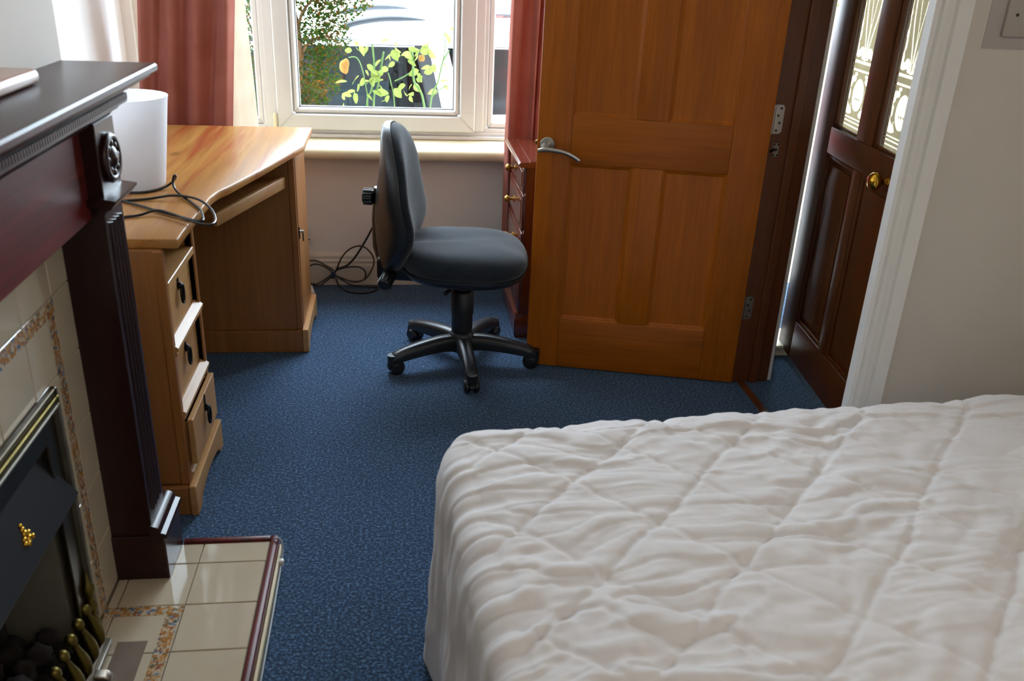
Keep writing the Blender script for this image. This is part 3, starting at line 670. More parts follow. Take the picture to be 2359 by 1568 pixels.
# far pedestal
FX = -.388
MB().box(-1.10, 3.275, .09, FX-.016, 3.293, ZT-.026, .001).build('side_panel', 'pine_z', dk); MB().box(-1.10, 3.635, .09, FX, 3.653, ZT-.026, .001).build('side_panel', 'pine_z', dk)
MB().box(FX-.016, 3.272, .09, FX+.006, 3.293, ZT-.026, .002).build('stile', 'pine_z', dk)
MB().box(-1.10, 3.293, .09, -1.088, 3.635, ZT-.026).build('back_panel', 'pine_z', dk)
dd = MB().box(FX-.012, 3.297, .10, FX+.008, 3.632, ZT-.032, .003).build('cupboard_door', 'pine_z', dk)
lk = MB().box(FX+.008, 3.30, .455, FX+.011, 3.318, .50, .001).build('lock_plate', 'iron', dd, label='black lock plate with key')
MB().cyl((FX+.011, 3.309, .482), (FX+.026, 3.309, .482), .005, 10).build('key', 'steel', lk, smooth=60)
MB().box(FX+.020, 3.304, .444, FX+.024, 3.314, .478, .002).build('key_fob', 'iron', lk)
MB().box(-1.10, 3.258, 0, FX+.002, 3.276, .092, .004).build('plinth_side', 'pine_z', dk)
scallop(3.258, 3.655, FX+.003, FX+.026, dk)
# keyboard shelf
def off(p, q, d):
    v = Vector((q[0]-p[0], q[1]-p[1])).normalized(); return Vector((-v.y, v.x))*d
KA, KB = Vector((-.567, 2.77)), Vector((-.388, 3.335))
nrm = Vector((-(KB-KA).y, (KB-KA).x)).normalized()
sh = [KA+nrm*.012, KB+nrm*.012-(KB-KA)*.16, KB+nrm*.34-(KB-KA)*.2, KA+nrm*.34]
MB().prism([tuple(p) for p in sh], 'Z', .686, .699).build('keyboard_shelf', 'pine_z', dk)
lipp = [KA, KB-(KB-KA)*.155, KB-(KB-KA)*.155+nrm*.016, KA+nrm*.016]
lipp = [KA, KA+(KB-KA)*.86, KA+(KB-KA)*.86+nrm*.016, KA+nrm*.016]
MB().prism([tuple(p) for p in lipp], 'Z', .662, .704, .003, 2).build('shelf_lip', 'pine_y', dk, smooth=35)
MB().box(-.85, 2.53, .70, -.62, 2.548, ZT-.026).build('runner', 'pine_z', dk)

# bin
bn = tag(MB().lathe([(.0, .003), (.085, .003), (.090, 0), (.094, .004), (.125, .252), (.1275, .262), (.124, .262), (.1215, .252), (.0905, .01), (.0, .008)], 40, cap=False).build('waste_bin', 'bin', None, smooth=50), 'frosted white plastic waste bin standing on the pine desk', 'bin')
bn.location = (-.797, 2.745, ZT)
# black cable on desk
cd = thing('desk_cable', 'thin black cable looped across the desktop beside the white bin', 'cable', (-.65, 2.5, ZT))
z_ = ZT+.0045
A_ = [(-.80, 2.634, z_), (-.74, 2.636, z_), (-.703, 2.676, z_), (-.681, 2.70, z_+.008), (-.658, 2.68, z_+.03), (-.650, 2.66, z_+.044), (-.656, 2.662, z_+.042), (-.661, 2.665, z_+.018), (-.64, 2.625, z_+.003), (-.584, 2.532, z_), (-.548, 2.464, z_), (-.524, 2.385, z_), (-.520, 2.352, z_), (-.545, 2.357, z_), (-.585, 2.389, z_), (-.647, 2.436, z_), (-.703, 2.485, z_), (-.77, 2.54, z_)]
B_ = [(-.80, 2.535, z_), (-.713, 2.563, z_), (-.648, 2.574, z_+.008), (-.6, 2.567, z_+.007), (-.555, 2.524, z_+.007), (-.514, 2.448, z_+.004), (-.489, 2.37, z_), (-.488, 2.322, z_), (-.51, 2.320, z_), (-.55, 2.338, z_+.005), (-.597, 2.384, z_+.007), (-.652, 2.424, z_+.007), (-.70, 2.393, z_), (-.80, 2.36, z_)]
MB().tube(spline(A_, 7), .0036, 8).build('loop', 'cable', cd, smooth=60); MB().tube(spline(B_, 7), .0036, 8).build('loop', 'cable', cd, smooth=60)

# ================================================================== WALL FITTINGS
so = thing('wall_socket', 'white double socket low on the wall beside the desk', 'socket', (-.48, 4.04, .24))
MB().box(-.553, 4.03, .196, -.407, 4.04, .288, .003, 2).build('plate', 'plastic_w', so, smooth=35)
for xx in (-.42, -.54): MB().cyl((xx, 4.0305, .222), (xx, 4.0292, .222), .004, 10).build('screw', 'screw', so)
sw = thing('light_switch', 'off-white light switch plate on the wall right of the doorway', 'switch', (1.52, 2.115, 1.4))
MB().box(1.452, 2.104, 1.351, 1.60, 2.1135, 1.499, .004, 2).build('plate', 'grey_sw', sw, smooth=35)
MB().box(1.503, 2.100, 1.385, 1.55, 2.1055, 1.465, .003, 2).build('rocker', 'grey_sw', sw, smooth=35)
MB().cyl((1.478, 2.1045, 1.402), (1.478, 2.1030, 1.402), .004, 10).build('screw', 'screw', sw)

# coiled cable on floor
cf = thing('coiled_cable', 'brown extension lead tied in loops against the skirting behind the chair', 'cable', (-.31, 3.98, 0))
yz = 4.008
def lp_(name, pts, mat, r=.0038, closed=True, dy=0):
    MB().tube(spline([(x, yz+dy-.03*max(0, 1-z/.08) if z < .08 else yz+dy, max(z, .006)) for x, z in pts], 6, closed), r, 8, closed=closed).build(name, mat, cf, smooth=60)
lp_('loop', [(-.312, .078), (-.342, .099), (-.383, .123), (-.41, .127), (-.436, .117), (-.445, .093), (-.444, .063), (-.434, .032), (-.413, .017), (-.379, .011), (-.345, .032), (-.319, .054)], 'cable_b')
lp_('loop', [(-.312, .069), (-.353, .099), (-.392, .111), (-.42, .102), (-.435, .078), (-.428, .048), (-.413, .02), (-.39, .02), (-.35, .041), (-.318, .063)], 'cable', dy=-.008)
lp_('loop', [(-.307, .075), (-.258, .093), (-.202, .097), (-.174, .084), (-.163, .066), (-.169, .041), (-.195, .031), (-.232, .032), (-.274, .044), (-.304, .06)], 'cable', dy=-.004)
lp_('loop', [(-.305, .07), (-.295, .09), (-.273, .141), (-.241, .18), (-.204, .199), (-.171, .198), (-.144, .177), (-.125, .144), (-.125, .108), (-.143, .069), (-.169, .041), (-.22, .03), (-.28, .05)], 'cable_b', dy=-.01, closed=False)
lp_('lead', [(-.301, .084), (-.255, .099), (-.229, .12), (-.203, .153), (-.177, .195), (-.153, .236), (-.13, .28), (-.10, .34), (-.06, .40)], 'cable', .0045, False)
MB().tube(spline([(-.30, 3.975, .05), (-.285, 3.955, .02), (-.245, 3.92, .005), (-.201, 3.90, .005), (-.159, 3.90, .005), (-.118, 3.93, .005), (-.107, 3.965, .006), (-.15, 3.975, .008), (-.23, 3.97, .02), (-.30, 3.978, .06)], 6), .0038, 8).build('loop', 'cable', cf, smooth=60)
MB().cyl((-.312, 3.972, .052), (-.312, 3.972, .085), .010, 12).build('cable_tie', plain('blue_tie', '2a3a5a', .4), cf, smooth=50, label='dark blue cable tie')
MB().cyl((-.417, 3.965, .012), (-.400, 3.872, .010), .0095, 12, .012, bev=.002).build('connector', 'plastic_w', cf, smooth=50, label='white plug end lying on the carpet')
MB().tube(spline([(-.40, 3.985, .02), (-.416, 3.985, .015), (-.418, 3.96, .012)], 5), .0035, 8).build('lead', 'cable', cf, smooth=60)

# ================================================================== CURTAINS
def curtain(name, pts, z0, z1, mat, par, th=.004, nz=26, sway=0):
    """pleated cloth following a plan polyline; every fold has real depth"""
    P = spline([(x, y, 0) for x, y in pts], 6); V = []
    for i, p in enumerate(P):
        row = []
        for k in range(nz+1):
            t = k/nz; z = z0+(z1-z0)*t
            a = .008*math.sin(7*t+i*.12)*(1-t)+sway*min(1, max(0, (1.7-z)/1.0))
            row.append((p.x+a, p.y+.006*math.sin(5*t+i*.4), z))
        V.append(row)
    b = grid_mesh(V); bmesh.ops.recalc_face_normals(b, faces=b.faces[:]); bmesh.ops.solidify(b, geom=b.faces[:], thickness=th)
    return MB().add(b).build(name, mat, par, smooth=70)
c1 = thing('curtain', 'terracotta curtain hanging in folds behind the desk, left of the window', 'curtain', (-.83, 3.88, 0))
fold = []
xs = [-.97+.37*k/18 for k in range(19)]
ys2 = [3.90, 3.875, 3.868, 3.88, 3.905, 3.875, 3.858, 3.862, 3.885, 3.91, 3.87, 3.855, 3.862, 3.89, 3.915, 3.88, 3.862, 3.872, 3.90]
curtain('cloth', list(zip(xs, ys2)), .03, 2.5, 'curtain', c1, sway=-.11)
curtain('lining', [(-1.048, 3.915), (-1.04, 3.92), (-1.03, 3.915), (-1.0, 3.94)], .03, 2.5, 'lining', c1, sway=-.01)
curtain('lining', [(-.765, 3.945), (-.74, 3.935), (-.715, 3.945), (-.69, 3.935), (-.668, 3.945), (-.655, 3.935), (-.641, 3.95)], .03, 2.5, 'lining', c1, sway=.045)
c2 = thing('curtain', 'terracotta curtain glowing red beside the open door, right of the window', 'curtain', (.7, 3.9, 0))
xs = [.482, .492, .505, .515, .525, .54, .555, .57, .58, .59, .60, .61, .62, .63, .64, .65, .66, .67, .68, .69]
ys2 = [3.905, 3.885, 3.875, 3.885, 3.905, 3.915, 3.915, 3.905, 3.885, 3.872, 3.885, 3.91, 3.88, 3.872, 3.905, 3.88, 3.875, 3.91, 3.88, 3.90]
curtain('cloth', list(zip(xs, ys2)), .03, 2.5, 'curtain', c2, sway=-.022)
curtain('lining', [(.66, 3.935), (.68, 3.93), (.70, 3.94)], .03, 2.5, 'lining', c2)
# ================================================================== OFFICE CHAIR
CH = thing('office_chair', 'charcoal fabric swivel chair on a black five-star base, facing the open door', 'chair', (.235, 3.165, 0), math.radians(-8), world=False)
def pad(outl, layers, fn, n=64):
    """outl(a)->(u,v) outline; layers (scale, h); fn(u,v,h)->xyz"""
    b = bmesh.new(); rings = []
    for s_, h in layers:
        if s_ == 0: rings.append([b.verts.new(fn(0, 0, h))])
        else: rings.append([b.verts.new(fn(*[c*s_ for c in outl(2*PI*i/n)], h)) for i in range(n)])
    for a, c in zip(rings, rings[1:]):
        for i in range(n):
            j = (i+1) % n
            if len(a) == 1: b.faces.new((a[0], c[i], c[j]))
            elif len(c) == 1: b.faces.new((a[i], c[0], a[j]))
            else: b.faces.new((a[i], c[i], c[j], a[j]))
    bmesh.ops.recalc_face_normals(b, faces=b.faces[:]); return MB().add(b)
def sup(a, e): 
    c, s_ = math.cos(a), math.sin(a); return math.copysign(abs(c)**(2/e), c), math.copysign(abs(s_)**(2/e), s_)
# seat cushion
def seat_o(a):
    c, s_ = sup(a, 2.7); return c*.235+.01, s_*.235*(1+.05*c)
def seat_f(u, v, h):
    z = .40+h
    if h > .03:
        z -= .016*math.exp(-((v-.05-.25*u)/.045)**2)*(.4+.6*max(0, min(1, (.12-u)/.3)))
        z += .012*(1-math.exp(-(v/.07)**2))-.020*max(0, u/.24)**2.5+.016*max(0, -u/.22)**2-.012*max(0, abs(v)/.23)**3
        z -= .010*math.exp(-((abs(v)-.10)/.07)**2)*math.exp(-((u+.06)/.14)**2)
    return (u, v, z)
lay = [(0, .098), (.15, .098), (.3, .097), (.45, .096), (.6, .094), (.72, .091), (.82, .086), (.9, .078), (.955, .067), (.985, .054), (1, .038), (.995, .022), (.97, .012), (.9, .008), (0, .008)]
pad(seat_o, lay, seat_f).build('seat', 'fabric', CH, smooth=180)
pad(seat_o, [(0, .012), (.955, .012), (.985, .010), (.985, -.002), (.93, -.018), (.80, -.032), (.5, -.040), (0, -.042)], lambda u, v, h: (u, v, .40+h)).build('seat_shell', 'shell', CH, smooth=60)
# backrest
def back_o(a):
    c, s_ = sup(a, 2.2); return c*.217*(1-.06*max(0, s_)**2-.02*s_), s_*.270
BZ = .645; BX = -.245
def back_x(u, z): return BX+.040*(u/.2)**2+.030*math.exp(-((z+.10)/.10)**2)+.006*z/.25-.012*max(0, (z-.1)/.16)**2
def back_f(u, v, h): return (back_x(u, v)+h, u, BZ+v)
lay = [(0, .036), (.2, .036), (.4, .0355), (.6, .034), (.75, .031), (.86, .026), (.93, .020), (.975, .012), (.995, .003), (1, -.008), (.99, -.014), (0, -.014)]
pad(back_o, lay, back_f, 72).build('backrest', 'fabric', CH, smooth=180)
def shell_f(u, v, h): return (back_x(u, v)+h-(.052*math.exp(-((v+.09)/.13)**2)*math.exp(-(u/.13)**2) if h < -.03 else 0), u, BZ+v)
pad(lambda a: tuple(c*1.012 for c in back_o(a)), [(0, -.015), (.985, -.015), (1.004, -.012), (1.008, -.02), (1.0, -.034), (.96, -.044), (.85, -.052), (.6, -.058), (.3, -.060), (0, -.060)], shell_f, 72).build('back_shell', 'shell', CH, smooth=50, label='shiny black plastic shell of the backrest')
MB().tube([(-.06, 0, .365), (-.15, 0, .362), (-.215, 0, .364), (-.255, 0, .378), (-.285, 0, .41), (-.30, 0, .46), (-.305, 0, .56), (-.302, 0, .68)], [.030, .032, .034, .036, .036, .034, .030, .024], 12, flat=1.4).build('back_bar', 'black', CH, smooth=60)
MB().box(-.315, -.09, .352, -.15, .09, .44, .018, 3).build('bracket', 'black', CH, smooth=45)
def knob(p, q, r, nm):
    b = MB().cyl(p, q, r, 22, bev=.004); P, Q = Vector(p), Vector(q); d = (Q-P); qm = d.to_track_quat('Z', 'Y').to_matrix()
    for k in range(11):
        a = 2*PI*k/11; o = qm @ Vector((math.cos(a)*r, math.sin(a)*r, 0))
        b.cyl(P+o+d*.08, Q+o-d*.08, r*.14, 6)
    return b.build(nm, 'black', CH, smooth=45)
knob((-.335, 0, .645), (-.372, 0, .645), .027, 'back_height_knob')
knob((-.262, -.085, .385), (-.276, -.165, .362), .0235, 'tilt_knob')
MB().box(-.16, -.075, .345, .10, .075, .372, .010, 2).build('mechanism', 'black', CH, smooth=45)
MB().cyl((-.02, -.10, .352), (-.05, -.19, .352), .008, 10).build('lever', 'black', CH, smooth=60)
# gas column
MB().lathe([(.022, .285), (.022, .36), (.030, .362), (.030, .372)], 24).build('piston', 'black', CH, smooth=45)
MB().lathe([(.030, .10), (.039, .105), (.041, .15), (.041, .205), (.0435, .207), (.0435, .292), (.039, .300), (.030, .304), (.028, .322), (.024, .326)], 28).build('column', 'black', CH, smooth=45, label='telescopic plastic column cover')
MB().lathe([(.030, .045), (.046, .052), (.052, .085), (.05, .115), (.040, .128), (.034, .132)], 28).build('hub', 'shell', CH, smooth=50)
leg0 = cst0 = None
for k in range(5):
    a = math.radians(-86+8+72*k)
    if leg0 is None:
        P = spline([(.03, 0, .098), (.08, 0, .102), (.15, 0, .095), (.21, 0, .084), (.25, 0, .072), (.268, 0, .058)], 4); b = bmesh.new(); R = []
        for i, p in enumerate(P):
            t = i/(len(P)-1); wt = .027-.005*t; hb = .044-.024*t; ht = .018-.005*t
            R.append([b.verts.new((p.x+(.004 if z < 0 and t > .8 else 0), y, p.z+z)) for y, z in ((-wt*.55, ht), (wt*.55, ht), (wt, ht*.2), (wt*.9, -hb), (-wt*.9, -hb), (-wt, ht*.2))])
        for r0, r1 in zip(R, R[1:]):
            for i in range(6): b.faces.new((r0[i], r0[(i+1) % 6], r1[(i+1) % 6], r1[i]))
        b.faces.new(R[0][::-1]); b.faces.new(R[-1]); bmesh.ops.recalc_face_normals(b, faces=b.faces[:])
        bmesh.ops.subdivide_edges(b, edges=b.edges[:], cuts=1, use_grid_fill=True)
        leg = MB().add(b).build('leg', 'shell', CH, smooth=50); leg.rotation_euler = (0, 0, a); leg.scale = (1.1, 1.05, 1); leg0 = leg
        # caster as sub-parts: swivel housing and two wheels
        hs = MB().cyl((.262, 0, .04), (.262, 0, .078), .018, 16).build('caster', 'black', leg, smooth=45)
        wl = []
        for sgn in (-1, 1):
            wheel = MB().cyl((.250, sgn*.006, .0265), (.250, sgn*.027, .0265), .0262, 24, bev=.007).build('wheel', 'black', leg, smooth=45); wl.append(wheel)
        hood_ = MB().prism([(.250+.029*math.cos(q), .0275+.029*math.sin(q)) for q in [math.radians(-10+20*j) for j in range(11)]]+[(.250, .03)], 'Y', -.008, .008).build('wheel_cover', 'black', leg, smooth=45)
        kids = [hs, wl[0], wl[1], hood_]
    else:
        leg = child_copy(leg0, CH, rot=(0, 0, a))
        for c in kids: child_copy(c, leg)

# ================================================================== CHEST OF DRAWERS
cs = thing('chest_of_drawers', 'dark red mahogany chest of drawers half hidden behind the open door', 'chest of drawers', (.72, 3.61, 0))
CX0 = .492
MB().prism([(.4655, .722), (.458, .728), (.458, .734), (.466, .742), (.97, .742), (.97, .722)], 'Y', 3.375, 3.845, 0).build('top', 'chest_y', cs, smooth=35)
MB().box(.505, 3.385, .742, .955, 3.84, .7445).build('top_inlay', 'chest_y', cs)
MB().box(CX0, 3.392, .095, .96, 3.41, .722, .002).build('side_panel', 'chest', cs); MB().box(CX0, 3.812, .095, .96, 3.83, .722, .002).build('side_panel', 'chest', cs)
MB().box(.945, 3.41, .095, .96, 3.812, .722).build('back_panel', 'chest', cs)
MB().box(CX0+.012, 3.41, .095, .945, 3.812, .108).build('bottom', 'chest', cs)
zs = [(.612, .716), (.458, .604), (.296, .450), (.112, .288)]
for i, (a, b) in enumerate(zs):
    d = MB().box(CX0-.010, 3.403, a, CX0+.012, 3.820, b, .007, 2).build('drawer', 'chest_y', cs, smooth=35)
    MB().box(CX0-.0125, 3.428, a+.022, CX0-.009, 3.795, b-.022, .003).build('drawer_bead', 'chest_y', d, smooth=35)
    for yy in (3.63,):
        T = Matrix.Translation((CX0-.012, yy, (a+b)/2)) @ Matrix.Rotation(-PI/2, 4, 'Y')
        MB().lathe([(.014, 0), (.014, .003), (.006, .006), (.0055, .016), (.011, .021), (.0155, .028), (.0155, .034), (.010, .041), (.0, .043)], 16, T, cap=False).build('knob', 'brass', d, smooth=60, label='round brass drawer knob')
MB().prism([(CX0-.018, 0), (CX0-.018, .078), (CX0-.014, .084), (CX0-.008, .090), (CX0-.004, .104), (CX0+.012, .104), (CX0+.012, 0)], 'Y', 3.386, 3.836).build('plinth', 'chest_y', cs, smooth=35)
MB().prism([(3.382, 0), (3.382, .078), (3.386, .09), (3.394, .104), (3.41, .104), (3.41, 0)], 'X', CX0-.018, .97).build('plinth', 'chest', cs, smooth=35)

# ================================================================== BED
BR = math.radians(4.6)
bd = thing('bed', 'double bed base and mattress hidden under the quilted cover', 'bed', (.067, 1.715, 0), BR, world=False)
MB().box(.05, -1.95, .10, 1.68, -.05, .30, .02).build('base', 'plastic_w', bd); MB().box(.045, -1.955, .30, 1.685, -.045, .50, .03, 3).build('mattress', 'plastic_w', bd, smooth=40)
for xx in (.12, 1.6):
    for yy in (-.15, -1.85): MB().box(xx-.03, yy-.03, 0, xx+.03, yy+.03, .10, .005).build('leg', 'black', bd)
W_, L_, HT, RR = 1.74, 2.0, .545, .055
nx, ny = 300, 300
u = np.linspace(0, 1, nx); v = np.concatenate([np.linspace(0, .62, ny-50), np.linspace(.62, 1, 51)[1:]])
U, Vv = np.meshgrid(u, v, indexing='ij')
X = RR+U*(W_-2*RR); Y = -RR-Vv*(L_-2*RR)
# rounded corners at the foot end
rc = .07
def corner(X, Y, cx, cy, sx, sy):
    p = np.clip((X-cx)*sx/rc, 0, None); q = np.clip((Y-cy)*sy/rc, 0, None); m = (p > 0) & (q > 0)
    p2 = p*np.sqrt(np.clip(1-q*q/2, 0, 1)); q2 = q*np.sqrt(np.clip(1-p*p/2, 0, 1))
    return np.where(m, cx+sx*p2*rc, X), np.where(m, cy+sy*q2*rc, Y)
X, Y = corner(X, Y, RR+rc, -RR-rc, -1, 1); X, Y = corner(X, Y, W_-RR-rc, -RR-rc, 1, 1)
rng = np.random.RandomState(7)
def vnoise(x, y, seed):
    r = np.random.RandomState(seed); T = r.rand(256, 256)
    xi = np.floor(x).astype(int); yi = np.floor(y).astype(int); fx = x-xi; fy = y-yi
    fx = fx*fx*(3-2*fx); fy = fy*fy*(3-2*fy)
    g = lambda a, b: T[a % 256, b % 256]
    return (g(xi, yi)*(1-fx)*(1-fy)+g(xi+1, yi)*fx*(1-fy)+g(xi, yi+1)*(1-fx)*fy+g(xi+1, yi+1)*fx*fy)-.5
def quilt(X, Y):
    wx = .03*vnoise(X*5+3, Y*5, 1); wy = .03*vnoise(X*5, Y*5+9, 2)
    p = (X+wx)*math.cos(math.radians(43))-(-(Y+wy))*math.sin(math.radians(43))*-1
    a1, a2 = math.radians(43), math.radians(-51)
    A = (-(X+wx)*math.sin(a1)+(Y+wy)*math.cos(a1))/.188; B = (-(X+wx)*math.sin(a2)+(Y+wy)*math.cos(a2))/.188
    dA = np.abs(A-np.round(A))*.188; dB = np.abs(B-np.round(B))*.188
    seam = -.0075*np.exp(-(dA/.006)**2)-.0060*np.exp(-(dB/.0055)**2)
    puff = .012*np.sqrt(np.clip(np.sin(PI*(A))**2*np.sin(PI*(B))**2, 0, 1))
    # cross wrinkles: pulled threads running along X near the foot, rotating to run along the bed further right
    wv = np.clip((X-.55)/.7, 0, 1)*np.clip((-Y-.15)/.5, 0, 1)
    r1 = vnoise(X*4.2+vnoise(X*3, Y*3, 8)*2, Y*34+vnoise(X*6, Y*6, 11)*3.0, 3); r2 = vnoise(X*9+4, Y*70+vnoise(X*8, Y*8, 12)*3, 4)
    q = X*math.cos(a1)+Y*math.sin(a1); s_ = -X*math.sin(a1)+Y*math.cos(a1)
    r3 = vnoise(q*4+vnoise(X*4, Y*4, 13)*1.5, s_*24+vnoise(X*5, Y*5, 14)*2.5, 5)
    r4 = vnoise(X*22+vnoise(X*9, Y*9, 15)*4, Y*22, 6); r5 = vnoise(X*55, Y*55, 9)
    kp = .55+.9*np.clip(.5+1.6*vnoise(X*2.6, Y*2.6, 21), 0, 1)
    crease = -np.exp(-(r1/.07)**2)*.0032*(1-.6*wv)-np.exp(-(r3/.06)**2)*.0035*wv
    wr_ = (.011*r1*(1-.7*wv)+.0035*r2*(1-.5*wv)+.016*r3*(.25+wv)+.006*r4+.0028*r5+1.25*crease)*kp
    big = .022*vnoise(X*1.7+2, Y*2.3, 7)
    return .62*seam+.42*puff+.85*wr_+.7*big
Z = HT+quilt(X, Y)+.035*np.sin(PI*np.clip(X/W_, 0, 1))*np.clip(-Y/.5, .35, 1)*.5
Z += -.010*np.exp(-np.minimum(np.minimum(X-RR, W_-RR-X), -RR-Y)/.03)
verts = [tuple(t) for t in np.stack([X, Y, Z], -1).reshape(-1, 3)]
idx = np.arange(nx*ny).reshape(nx, ny)
faces = np.stack([idx[:-1, :-1], idx[1:, :-1], idx[1:, 1:], idx[:-1, 1:]], -1).reshape(-1, 4).tolist()
# boundary loop and hanging skirt
loop = list(idx[0, ::-1])+list(idx[1:, 0])+list(idx[-1, 1:])+list(idx[-2:0:-1, -1])
LP = np.array([verts[i] for i in loop]); n_l = len(loop)
cen = np.array([W_/2, -L_/2])
nxt = np.roll(LP, -1, 0)[:, :2]-np.roll(LP, 1, 0)[:, :2]; nr = np.stack([-nxt[:, 1], nxt[:, 0]], -1); nr /= np.linalg.norm(nr, axis=1)[:, None]+1e-9
sg = np.sign(((LP[:, :2]-cen)*nr).sum(1)); nr *= sg[:, None]
for _ in range(6): nr = (nr+np.roll(nr, 1, 0)+np.roll(nr, -1, 0)); nr /= np.linalg.norm(nr, axis=1)[:, None]
arc = np.concatenate([[0], np.cumsum(np.linalg.norm(np.diff(LP[:, :2], axis=0), axis=1))])
prof = [(RR*math.sin(t), -RR*(1-math.cos(t))) for t in [PI/2*k/9 for k in range(1, 10)]]
prof += [(RR+.004+.016*k/22, -RR-(HT-RR-.012)*k/22) for k in range(1, 23)]
prev = loop
f_ = vnoise(arc*9, arc*0+.5, 31)*.035+vnoise(arc*24, arc*0+.5, 32)*.016
for d, dz in prof:
    t = min(1, -dz/HT); amp = max(0, t-.06)**.8
    ph = f_*amp+.012*vnoise(arc*14, np.full(n_l, dz*11), 33)+.006*vnoise(arc*40, np.full(n_l, dz*16), 34)
    pts = LP[:, :2]+nr*(d+ph*.9)[:, None] if isinstance(ph, np.ndarray) else LP[:, :2]
    base = len(verts); zz = LP[:, 2]*(1-t)+HT*t+dz
    verts += [(float(a), float(b), max(.004, float(c))) for (a, b), c in zip(pts, zz)]
    cur = list(range(base, base+n_l))
    faces += [(prev[i], cur[i], cur[(i+1) % n_l], prev[(i+1) % n_l]) for i in range(n_l)]
    prev = cur
me = bpy.data.meshes.new('bedspread'); me.from_pydata(verts, [], [tuple(int(k) for k in f) for f in faces]); me.materials.append(M['quilt'])
b = bmesh.new(); b.from_mesh(me); bmesh.ops.recalc_face_normals(b, faces=b.faces[:]); b.to_mesh(me); b.free(); me.shade_smooth()
bs = bpy.data.objects.new('bedspread', me); COL.objects.link(bs); bs.location = (.067, 1.715, 0); bs.rotation_euler = (0, 0, BR)
tag(bs, 'rumpled off-white bedspread with diamond quilting draped over the bed', 'bedspread')

# ================================================================== OUTSIDE
struct(MB().box(-14, 4.28, -1.1, 16, 40, -.85).build('trim_8', 'paving', origin=(0, 4.28, -.85)), 'pale paving outside the window')
struct(MB().box(-14, 4.28, -.8, -1.38, 4.5, 5).build('wall_outer', 'ext'))
# leafy bush
random.seed(11)
bu = thing('leafy_bush', 'small-leaved green and amber bush outside the left of the window', 'bush', (-.78, 5.2, -.85))
def branch(pts, r0, r1, n=7):
    P = spline(pts, 5); k = len(P); MB().tube(P, [r0+(r1-r0)*i/(k-1) for i in range(k)], n).build('branch', 'bark', bu, smooth=60)
MB().tube(spline([(-.66, 5.2, -.85), (-.63, 5.2, 0), (-.575, 5.2, .6), (-.545, 5.2, .9), (-.55, 5.2, 1.05), (-.60, 5.22, 1.3), (-.62, 5.2, 1.6)], 5), [.03]*8+[.026]*8+[.022]*8+[.018]*7, 9).build('trunk', 'bark', bu, smooth=60)
branch([(-.56, 5.2, .86), (-.48, 5.2, .98), (-.38, 5.2, 1.02)], .012, .004); branch([(-.55, 5.2, 1.02), (-.50, 5.2, 1.15), (-.36, 5.2, 1.28)], .012, .003)
branch([(-.57, 5.2, .62), (-.48, 5.2, .66), (-.40, 5.2, .72)], .008, .003); branch([(-.64, 5.2, .2), (-.50, 5.2, .45), (-.40, 5.2, .58)], .009, .003)
branch([(-.58, 5.2, .7), (-.75, 5.2, .95), (-.85, 5.25, 1.2)], .012, .004); branch([(-.64, 5.2, .1), (-.8, 5.2, .4), (-.92, 5.2, .7)], .012, .004)
branch([(-.6, 5.2, 1.25), (-.4, 5.2, 1.4), (-.2, 5.22, 1.46)], .01, .003)
blobs = [((-.82, 5.2, .55), (.26, .24, .5), 1500), ((-.50, 5.2, .55), (.13, .2, .20), 420), ((-.45, 5.2, .80), (.14, .2, .16), 380), ((-.40, 5.2, 1.03), (.15, .2, .16), 520), ((-.34, 5.2, 1.25), (.24, .2, .16), 900), ((-.2, 5.2, 1.38), (.2, .2, .13), 500), ((-.75, 5.25, 1.2), (.3, .26, .4), 1500), ((-.52, 5.2, .28), (.14, .2, .2), 260)]
def leaves(blobs, size, mat, name, par, frac=1):
    vs, fs = [], []
    for c, r, n in blobs:
        for _ in range(int(n*frac)):
            d = Vector((random.gauss(0, 1), random.gauss(0, 1), random.gauss(0, 1))).normalized()*random.random()**.45
            p = Vector((c[0]+d.x*r[0], c[1]+d.y*r[1], c[2]+d.z*r[2]))
            q = Matrix.Rotation(random.uniform(0, 6.28), 3, 'Z') @ Matrix.Rotation(random.uniform(-1.2, 1.2), 3, 'X') @ Matrix.Rotation(random.uniform(0, 6.28), 3, 'Z')
            s_ = size*random.uniform(.7, 1.3); k = len(vs)
            for a in ((-1, 0, 0), (-.2, -.5, .12), (1, 0, 0), (-.2, .5, .12)): vs.append(tuple(p+q @ (Vector(a)*s_)))
            fs += [(k, k+1, k+2), (k, k+2, k+3)]
    me = bpy.data.meshes.new(name); o0 = Vector(par['_o']); me.from_pydata([tuple(Vector(v)-o0) for v in vs], [], fs); me.materials.append(M[mat])
    o = bpy.data.objects.new(name, me); COL.objects.link(o); o.parent = par; o['kind'] = 'stuff'; return o
leaves(blobs, .0135, 'leaf', 'foliage', bu, 2.0); leaves(blobs, .012, 'leaf_o', 'foliage', bu, .8)
